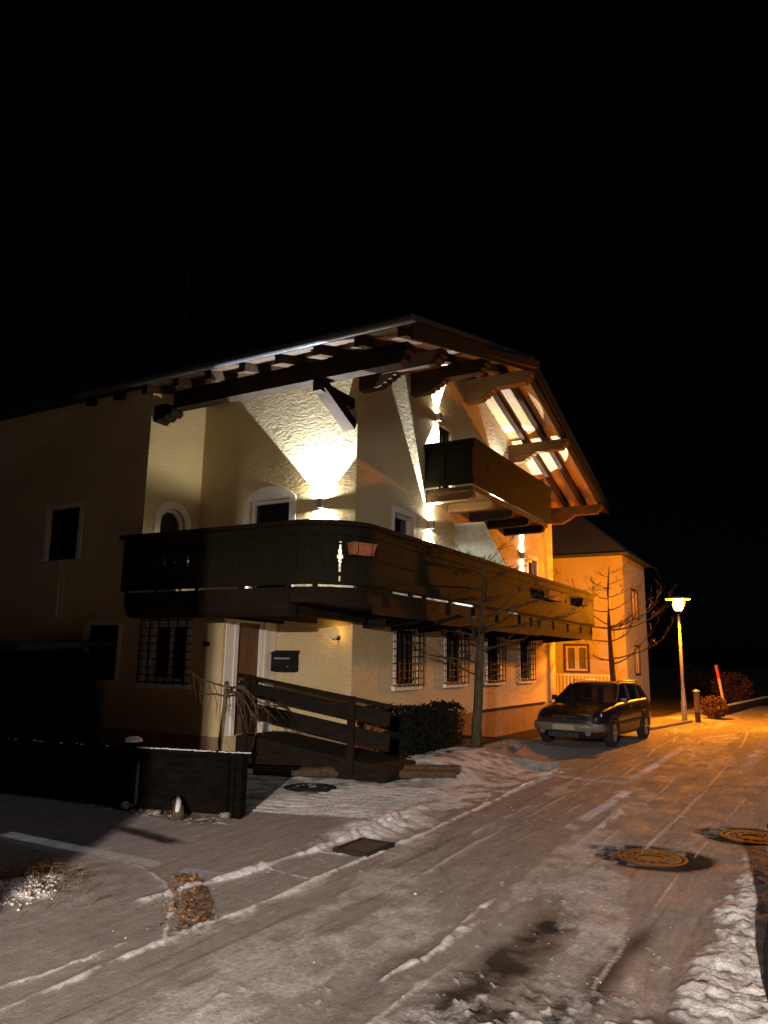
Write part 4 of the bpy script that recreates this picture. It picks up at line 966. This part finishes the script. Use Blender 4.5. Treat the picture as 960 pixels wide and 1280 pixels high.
t=thing('wooden_bollard',(23.04,3.08,0),'weathered wooden bollard with a pale cap beside the street lamp','bollard')
q=MB(); q.lathe([(.075,.28),(.078,.80),(.07,.82)],(23.04,3.10,0),16); q.build('post',M['bollard'],t)
q=MB(); q.lathe([(.072,0),(.072,.278)],(23.04,3.10,0),16); q.build('foot',M['bark_dark'],t)
q=MB(); q.lathe([(.10,.822),(.10,.85),(.06,.88),(.01,.89)],(23.04,3.10,0),16); q.build('cap',M['steel'],t)
t=thing('snow_pole',(28.3,2.93,0),'leaning snow marker pole with a red top at the verge','marker pole')
a=Vector((28.3,2.93,0)); b=Vector((28.2,3.06,1.12)); c=Vector((28.16,3.12,1.56))
q=MB(); q.tube([a,b],.045,10); q.build('shaft',M['pole_wood'],t); q=MB(); q.tube([b,c],.047,10); q.build('red_tip',M['red'],t)
q=MB(); q.prism([(25.2,2.95,0),(27.2,2.62,0),(27.2,2.47,0),(25.2,2.80,0)],(0,0,.05)); 
q=MB(); q.prism([(26.3,3.05,0),(37,2.25,0),(37,2.05,0),(26.3,2.86,0)],(0,0,.24)); w=tag(q.build('low_wall',M['log'],bevel=.01),'low dark timber edging wall along the right verge','low wall')
q=MB(); q.prism([(26.35,3.03,.243),(36.9,2.24,.243),(36.9,2.07,.243),(26.35,2.88,.243)],(0,0,.03)); o=q.build('snow_cap',M['snow_top'],w)
o.parent=w; o.location=-w.location+Vector((0,0,0))
# kerb near the lamp
q=MB(); q.prism([(19.6,3.75,0),(22.9,3.30,0),(22.9,3.22,0),(19.6,3.67,0)],(0,0,.07)); tag(q.build('kerb_stone',M['concrete'],bevel=.01),'low kerb stone running from the parked car to the street lamp','kerb')
# dark post close at the right edge
t=thing('iron_bollard',(4.34,.225,0),'black iron bollard with a swollen base cut by the right edge','bollard')
q=MB(); q.lathe([(.02,0),(.125,.0),(.135,.12),(.13,.26),(.10,.40),(.07,.47)],(4.34,.225,0),24); q.build('base',M['black'],t,smooth=True)
q=MB(); q.lathe([(.07,.472),(.066,.80),(.075,.82),(.05,.88),(.01,.89)],(4.34,.225,0),20); q.build('shaft',M['black'],t,smooth=True)

# ------------------------------------------------------------------ far house
fh=thing('far_house',(30,6.6,0),'pale plastered house with a dark roof behind the bare young tree','house')
FX,FY,FE=30.0,6.45,5.75; FX1=34.2; fw=(7.90,8.84,1.22,2.24); fr1=[(31.25,32.6,3.35,4.5),(31.45,32.4,1.15,2.25)]
fsl=lambda x: FE-.03
q=MB(); P=PX(FX); wall(q,P,FY,14,0,FE-.03,[fw,(11,11.9,1.22,2.24)])
P=PY(FY); wall(q,P,FX,FX1,0,FE-.03,fr1); 
q.face([(FX1,FY,0),(FX1,14,0),(FX1,14,fsl(FX1)),(FX1,FY,fsl(FX1))]); q.face([(FX,14,0),(FX1,14,0),(FX1,14,fsl(FX1)),(FX,14,FE-.03)])
q.build('wall',M['far_plaster'],fh)
q=MB(); c=[(FX-.5,FY-.35,FE-.02),(FX1+.35,FY-.35,FE-.02),(FX1+.35,14.4,FE-.02),(FX-.5,14.4,FE-.02)]; r1=(FX+2.3,FY+2.6,FE+2.5); r2=(FX+2.3,14.4,FE+2.5)
q.face(c); q.face([c[0],c[1],r1]); q.face([c[1],c[2],r2,r1]); q.face([c[3],c[0],r1,r2]); q.face([c[2],c[3],r2]); frf=q.build('roof',M['slate'],fh)
q=MB(); q.box(FX-.6,FX-.502,FY-.35,14.4,FE-.10,FE+.01); q.build('gutter',M['zinc'],frf)
def fwin(P,o,curt=True):
    u0,u1,z0,z1=o; f=MB(); k=.07
    for a,b,c,d in ((u0-.05,u0+.04,z0-.05,z1+.05),(u1-.04,u1+.05,z0-.05,z1+.05),(u0+.04,u1-.04,z0-.05,z0+.03),(u0+.04,u1-.04,z1-.03,z1+.05)): pbox(f,P,a,b,c,d,-.05,.03)
    w=f.build('window',M['door'],fh); s=MB()
    um=(u0+u1)/2
    for a,b in ((u0+.04,um-.01),(um+.01,u1-.04)):
        for p,q_,c,d in ((a,a+k,z0+.03,z1-.03),(b-k,b,z0+.03,z1-.03),(a+k,b-k,z0+.03,z0+.1),(a+k,b-k,z1-.1,z1-.03)): pbox(s,P,p,q_,c,d,-.07,-.03)
    s.build('sash',M['white'],w); g_=MB(); pbox(g_,P,u0,u1,z0,z1,-.09,-.08); g_.build('pane',M['curtain'] if curt else M['pane'],w)
fwin(PX(FX),fw); fwin(PX(FX),(11,11.9,1.22,2.24))
for o in fr1: fwin(PY(FY),o,False)
t=thing('picket_railing',(27,7.2,0),'pale picket railing before the far house, behind the car','railing')
q=MB()
for k in range(18): y=6.28+.13*k; q.box(26.985,27.015,y,y+.03,.25,1.12)
q.build('pickets',M['white'],t)
q=MB(); q.box(26.975,27.025,6.25,8.6,1.122,1.16); q.build('top_rail',M['white'],t); q=MB(); q.box(26.98,27.02,6.25,8.6,.21,.248); q.build('bottom_rail',M['white'],t)
for y in (6.22,8.6):
    q=MB(); q.box(26.97,27.03,y-.03,y+.02,0,1.2); q.build('post',M['white'],t)
# neighbouring house behind the viewer: its corner cuts the light of the lamp behind
t=thing('neighbour_house',(-5.0,5.0,0),'plain plastered house standing behind the viewer to the left','house')
q=MB(); wall(q,PY(1.84),-8.5,-1.3,0,5.2,[(-6.4,-5.6,1.2,2.2),(-4.2,-3.4,1.2,2.2)]); q.face([(-1.3,1.84,0),(-1.3,9,0),(-1.3,9,5.2),(-1.3,1.84,5.2)]); q.face([(-8.5,9,0),(-1.3,9,0),(-1.3,9,5.2),(-8.5,9,5.2)]); q.face([(-8.5,1.84,0),(-8.5,9,0),(-8.5,9,5.2),(-8.5,1.84,5.2)])
q.build('wall',M['far_plaster'],t)
q=MB(); q.prism([(-8.9,1.1,5.0),(-8.9,9.4,5.0),(-8.9,5.2,7.2)],(7.9,0,0)); q.build('roof',M['rooftile'],t)
for o in ((-6.4,-5.6,1.2,2.2),(-4.2,-3.4,1.2,2.2)):
    q=MB(); pbox(q,PY(1.84),*o,-.09,-.06); w_=q.build('window',M['white'],t); q=MB(); pbox(q,PY(1.84),o[0]+.06,o[1]-.06,o[2]+.06,o[3]-.06,-.059,-.05); q.build('pane',M['pane'],w_)
# dark shed at the left
t=thing('garden_shed',(7.9,11.2,0),'dark garden shed at the left edge in front of the wing','shed')
q=MB(); q.box(7.0,8.3,9.95,13.5,0,1.62); q.build('wall',M['fence'],t)
q=MB(); q.prism([(6.8,9.8,1.63),(8.45,9.8,1.72),(8.45,9.8,1.80),(6.8,9.8,1.71)],(0,3.9,0)); q.build('roof',M['rooftile'],t)
q=MB(); q.box(6.965,6.998,10.48,10.95,.75,1.35); sw=q.build('window',M['eave_wood'],t); q=MB(); q.box(6.955,6.964,10.53,10.90,.80,1.30); q.build('pane',M['pane'],sw)

# ------------------------------------------------------------------ parked car (local: +x forward, built round its centre)
car=thing('parked_car',(16.42,4.20,0),'dark estate car parked nose towards the viewer beside the house','car')
def cobj(mb,name,mat,parent=None,smooth=False,bevel=0):
    o=mb.build(name,mat,smooth=smooth,bevel=bevel); o.parent=parent or car; o.location=(0,0,0); return o
HW=.70
# stations: x, half width low, half width belt, z sill, z belt(top of lower body)
st=[(1.84,.46,.42,.28,.50),(1.80,.56,.53,.22,.56),(1.68,.645,.61,.17,.625),(1.42,.685,.655,.15,.69),(1.0,.70,.675,.15,.755),(.62,.70,.685,.15,.80),(0,.70,.685,.15,.82),(-.8,.70,.685,.15,.835),(-1.4,.69,.67,.16,.84),(-1.70,.66,.635,.20,.84),(-1.82,.60,.58,.26,.80)]
def ring(x,wl,wb,zs,zb,flat=.0):
    pr=[(0,zs),(wl*.8,zs),(wl*.97,zs+.05),(wl,zs+.16),(wl+.012,zs+(zb-zs)*.55),(wb+.02,zs+(zb-zs)*.78),(wb-.01,zb-.02),(wb-.06,zb+.004),(wb*.5,zb+.018),(0,zb+.022)]
    return [(x,y,z) for y,z in pr]+[(x,-y,z) for y,z in pr[-2:0:-1]]
q=MB(); rings=[[q.bm.verts.new(p) for p in ring(*s)] for s in st]; n=len(rings[0])
for a,b in zip(rings,rings[1:]):
    for k in range(n): q.bm.faces.new((a[k],a[(k+1)%n],b[(k+1)%n],b[k]))
q.bm.faces.new(rings[0]); q.bm.faces.new(rings[-1][::-1])
body=cobj(q,'body',M['carpaint'],smooth=True)
md=body.modifiers.new('sub','SUBSURF'); md.levels=2; md.render_levels=2
# greenhouse: glass volume, then roof skin and pillars over it
gs=[(.66,.62,.60,.79,.80),(.05,.615,.49,.80,1.135),(-.35,.615,.50,.80,1.165),(-1.2,.61,.49,.81,1.15),(-1.62,.58,.46,.81,1.10),(-1.80,.55,.43,.80,.86)]
def gring(s,e=0):
    x,wb,wt,z0,z1=s; return [(x,wb+e,z0),(x,wt+e,z1),(x,-wt-e,z1),(x,-wb-e,z0)]
q=MB(); R2=[[q.bm.verts.new(p) for p in gring(s)] for s in gs]
for a,b in zip(R2,R2[1:]):
    for k in range(4): q.bm.faces.new((a[k],a[(k+1)%4],b[(k+1)%4],b[k]))
q.bm.faces.new(R2[0]); q.bm.faces.new(R2[-1][::-1]); cobj(q,'windows',M['carglass'])
q=MB(); rs=[(.10,.51,1.125),(-.0,.515,1.16),(-.35,.52,1.185),(-1.2,.51,1.17),(-1.62,.485,1.12),(-1.72,.46,1.07)]
RR=[[q.bm.verts.new(p) for p in ((x,w,z-.035),(x,w*.85,z),(x,0,z+.012),(x,-w*.85,z),(x,-w,z-.035),(x,0,z-.035))] for x,w,z in rs]
for a,b in zip(RR,RR[1:]):
    for k in range(6): q.bm.faces.new((a[k],a[(k+1)%6],b[(k+1)%6],b[k]))
q.bm.faces.new(RR[0]); q.bm.faces.new(RR[-1][::-1]); cobj(q,'roof',M['carpaint'],smooth=True)
for s in (1,-1):
    for a,b,w in (((.68,.63,.79),(.06,.505,1.13),.05),((-.28,.625,.81),(-.33,.512,1.14),.045),((-1.02,.622,.82),(-1.05,.505,1.14),.045),((-1.66,.60,.82),(-1.56,.48,1.09),.10),((-.70,.0,0),(-.70,0,0),0)):
        if w==0: continue
        q=MB(); q.beam((a[0],s*a[1],a[2]),(b[0],s*b[1],b[2]),.03,w,(1,0,.2)); cobj(q,'pillar',M['carpaint'])
    q=MB(); q.tube([(.02,s*.46,1.165),(-.08,s*.47,1.215),(-1.35,s*.46,1.205),(-1.45,s*.45,1.16)],.014,6); cobj(q,'roof_rail',M['silver_trim'],smooth=True)
    q=MB(); q.hexa([(.50,s*.66,.80),(.40,s*.66,.80),(.40,s*.80,.81),(.47,s*.80,.81),(.50,s*.66,.90),(.40,s*.66,.90),(.40,s*.79,.91),(.46,s*.79,.91)]); cobj(q,'mirror',M['carpaint'],bevel=.015)
    q=MB(); q.prism([(1.02,s*.708,.40),(-1.02,s*.708,.42),(-1.02,s*.722,.42),(1.02,s*.722,.40)],(0,0,.06)); cobj(q,'side_moulding',M['trim'])
    for x0,x1 in ((.62,-.28),(-.30,-1.02)):
        q=MB(); q.box(x1+.10,x1+.24,s*.705,s*.725,.70,.725); cobj(q,'door_handle',M['trim'])
    # headlight wraps the corner
    q=MB(); q.hexa([(1.775,s*.30,.50),(1.60,s*.638,.53),(1.52,s*.60,.53),(1.70,s*.30,.50),(1.725,s*.30,.605),(1.545,s*.632,.645),(1.47,s*.58,.65),(1.64,s*.30,.61)]); cobj(q,'headlight',M['lens'],bevel=.01)
    q=MB(); q.lathe([(.01,1.81),(.05,1.815),(.055,1.83)],(0,s*.45,.29),14,'x'); cobj(q,'fog_light',M['lens'])
    q=MB(); q.hexa([(-1.80,s*.50,.60),(-1.70,s*.655,.60),(-1.66,s*.64,.60),(-1.76,s*.50,.60),(-1.80,s*.48,.82),(-1.70,s*.63,.83),(-1.66,s*.62,.83),(-1.76,s*.48,.82)]); cobj(q,'tail_light',M['red'])
    for x in (1.08,-1.08):
        q=MB(); n=20; pa=[(x+.335*math.cos(PI*k/n),.27+.335*math.sin(PI*k/n)) for k in range(n+1)]; pb=[(x+.285*math.cos(PI*k/n),.27+.285*math.sin(PI*k/n)) for k in range(n+1)]
        for i in range(n): q.hexa([(pa[i][0],s*.60,pa[i][1]),(pa[i+1][0],s*.60,pa[i+1][1]),(pb[i+1][0],s*.60,pb[i+1][1]),(pb[i][0],s*.60,pb[i][1]),(pa[i][0],s*.722,pa[i][1]),(pa[i+1][0],s*.722,pa[i+1][1]),(pb[i+1][0],s*.722,pb[i+1][1]),(pb[i][0],s*.722,pb[i][1])])
        cobj(q,'wheel_arch',M['trim'])
        q=MB(); q.lathe([(.15,.56),(.255,.57),(.268,.60),(.268,.69),(.255,.722),(.18,.728),(.175,.70)],(x,0,.268),28,'y')
        if s<0:
            for v in q.bm.verts: v.co.y*=-1
        wh=cobj(q,'wheel',M['rubber'],smooth=True)
        q=MB(); q.lathe([(.175,.69),(.178,.715),(.16,.718),(.15,.70),(.02,.69)],(x,0,.268),24,'y')
        for k in range(6):
            a=2*PI*k/6; q.beam((x+.03*math.cos(a),.705,.268+.03*math.sin(a)),(x+.155*math.cos(a),.71,.268+.155*math.sin(a)),.04,.02,(0,1,0))
        q.lathe([(.04,.70),(.038,.722),(.01,.725)],(x,0,.268),12,'y')
        if s<0:
            for v in q.bm.verts: v.co.y*=-1
        o=q.build('rim',M['rim'],smooth=False); o.parent=wh; o.location=(0,0,0)
q=MB(); q.hexa([(1.845,-.26,.50),(1.845,.26,.50),(1.78,.26,.50),(1.78,-.26,.50),(1.80,-.25,.60),(1.80,.25,.60),(1.72,.25,.60),(1.72,-.25,.60)]); gr=cobj(q,'grille',M['trim'],bevel=.01)
q=MB(); q.beam((1.848,-.26,.545),(1.848,.26,.545),.012,.012); q.beam((1.826,-.25,.60),(1.826,.25,.60),.014,.016); q.lathe([(.03,1.85),(.028,1.862),(.004,1.864)],(0,0,.548),16,'x'); o=q.build('trim_bar',M['chrome']); o.parent=gr; o.location=(0,0,0)
# bumper band
q=MB(); path=[(1.52,.715),(1.68,.675),(1.80,.57),(1.862,.40),(1.885,.18),(1.888,0)]; path=path+[(x,-y) for x,y in path[-2::-1]]
nn=[]
for i,(x,y) in enumerate(path):
    a=path[max(i-1,0)]; b=path[min(i+1,len(path)-1)]; d=Vector((b[0]-a[0],b[1]-a[1])).normalized(); nn.append((-d.y,d.x) if (-d.y)*1+0>=0 else (d.y,-d.x))
q.sweep(path,[(-.05,.30),(.0,.315),(.008,.40),(0,.455),(-.05,.46)],nn); cobj(q,'bumper',M['silver_trim'],smooth=True)
q=MB(); q.box(1.875,1.90,-.30,.30,.20,.29); cobj(q,'air_intake',M['trim'])
q=MB(); q.box(1.897,1.905,-.215,.215,.335,.43); cobj(q,'number_plate',M['platewhite'],bevel=.004)
q=MB()
for s in (.28,-.22): q.tube([(.60,s,.815),(.60,s+.02,.83),(.56,s-.42,.885)],.008,5)
cobj(q,'wiper',M['trim'])
car.rotation_euler=(0,0,PI-math.radians(4.5))

# ------------------------------------------------------------------ light, sky, camera
LP=LAMP.children
for o in LAMP.children:
    if o.type=='LIGHT': o.data.energy=4300
for o in LAMP2.children:
    if o.type=='LIGHT': o.data.energy=11500; o.data.shadow_soft_size=.06
w=bpy.data.worlds.new('World'); SCN.world=w; w.use_nodes=True; nt=w.node_tree; bg=nt.nodes['Background']
sky=nt.nodes.new('ShaderNodeTexSky'); sky.sky_type='NISHITA'; sky.sun_disc=False; sky.sun_elevation=math.radians(28); sky.sun_rotation=math.radians(200)
nt.links.new(sky.outputs[0],bg.inputs[0]); bg.inputs[1].default_value=.00012
d=bpy.data.lights.new('fill_sun','SUN'); d.energy=.20; d.angle=math.radians(12); d.color=(.92,.93,1.0)  # weak sun lamp added as fill for the yard and street-side walls
o=bpy.data.objects.new('fill_sun',d); COL.objects.link(o); o.rotation_euler=Vector((.05,1.0,-.62)).to_track_quat('-Z','Y').to_euler(); o.location=(0,0,20)

fpx,yaw,pitch,roll=940.97,0.521365,0.192009,0.0168437
cp,sp=math.cos(pitch),math.sin(pitch); c,s=math.cos(roll),math.sin(roll)
def camv(r,fw,u):
    z=fw*cp+u*sp; y=-(u*cp-fw*sp); return (c*r-s*y, s*r+c*y, z)
cols=[camv(math.sin(yaw),math.cos(yaw),0),camv(-math.cos(yaw),math.sin(yaw),0),camv(0,0,1)]
rx=Vector((cols[0][0],cols[1][0],cols[2][0])); ry=Vector((cols[0][1],cols[1][1],cols[2][1])); rz=Vector((cols[0][2],cols[1][2],cols[2][2]))
rot=Matrix((rx,-ry,-rz)).transposed()
cd=bpy.data.cameras.new('camera'); cam=bpy.data.objects.new('camera',cd); COL.objects.link(cam)
cam.location=(0,0,1.6); cam.rotation_euler=rot.to_euler()
cd.sensor_fit='VERTICAL'; cd.sensor_height=24; cd.sensor_width=18; cd.lens=fpx/1280*24; cd.clip_start=.05; cd.clip_end=1000
SCN.camera=cam

# scale survey units to metres
done=set()
for o in SCN.objects:
    o.location=o.location*S
    if o.type=='MESH' and o.data.name not in done:
        done.add(o.data.name); o.data.transform(Matrix.Scale(S,4))
        for md in o.modifiers:
            if md.type=='BEVEL': md.width*=S
    if o.type=='LIGHT' and o.data.type!='SUN': o.data.shadow_soft_size*=S; o.data.energy*=S*S

SCN.view_settings.view_transform='Standard'; SCN.view_settings.look='None'; SCN.view_settings.exposure=0; SCN.view_settings.gamma=1
cy=SCN.cycles; cy.use_denoising=True; cy.max_bounces=8; cy.diffuse_bounces=5; cy.glossy_bounces=3; cy.transmission_bounces=6; cy.sample_clamp_indirect=4; cy.caustics_reflective=False; cy.caustics_refractive=False
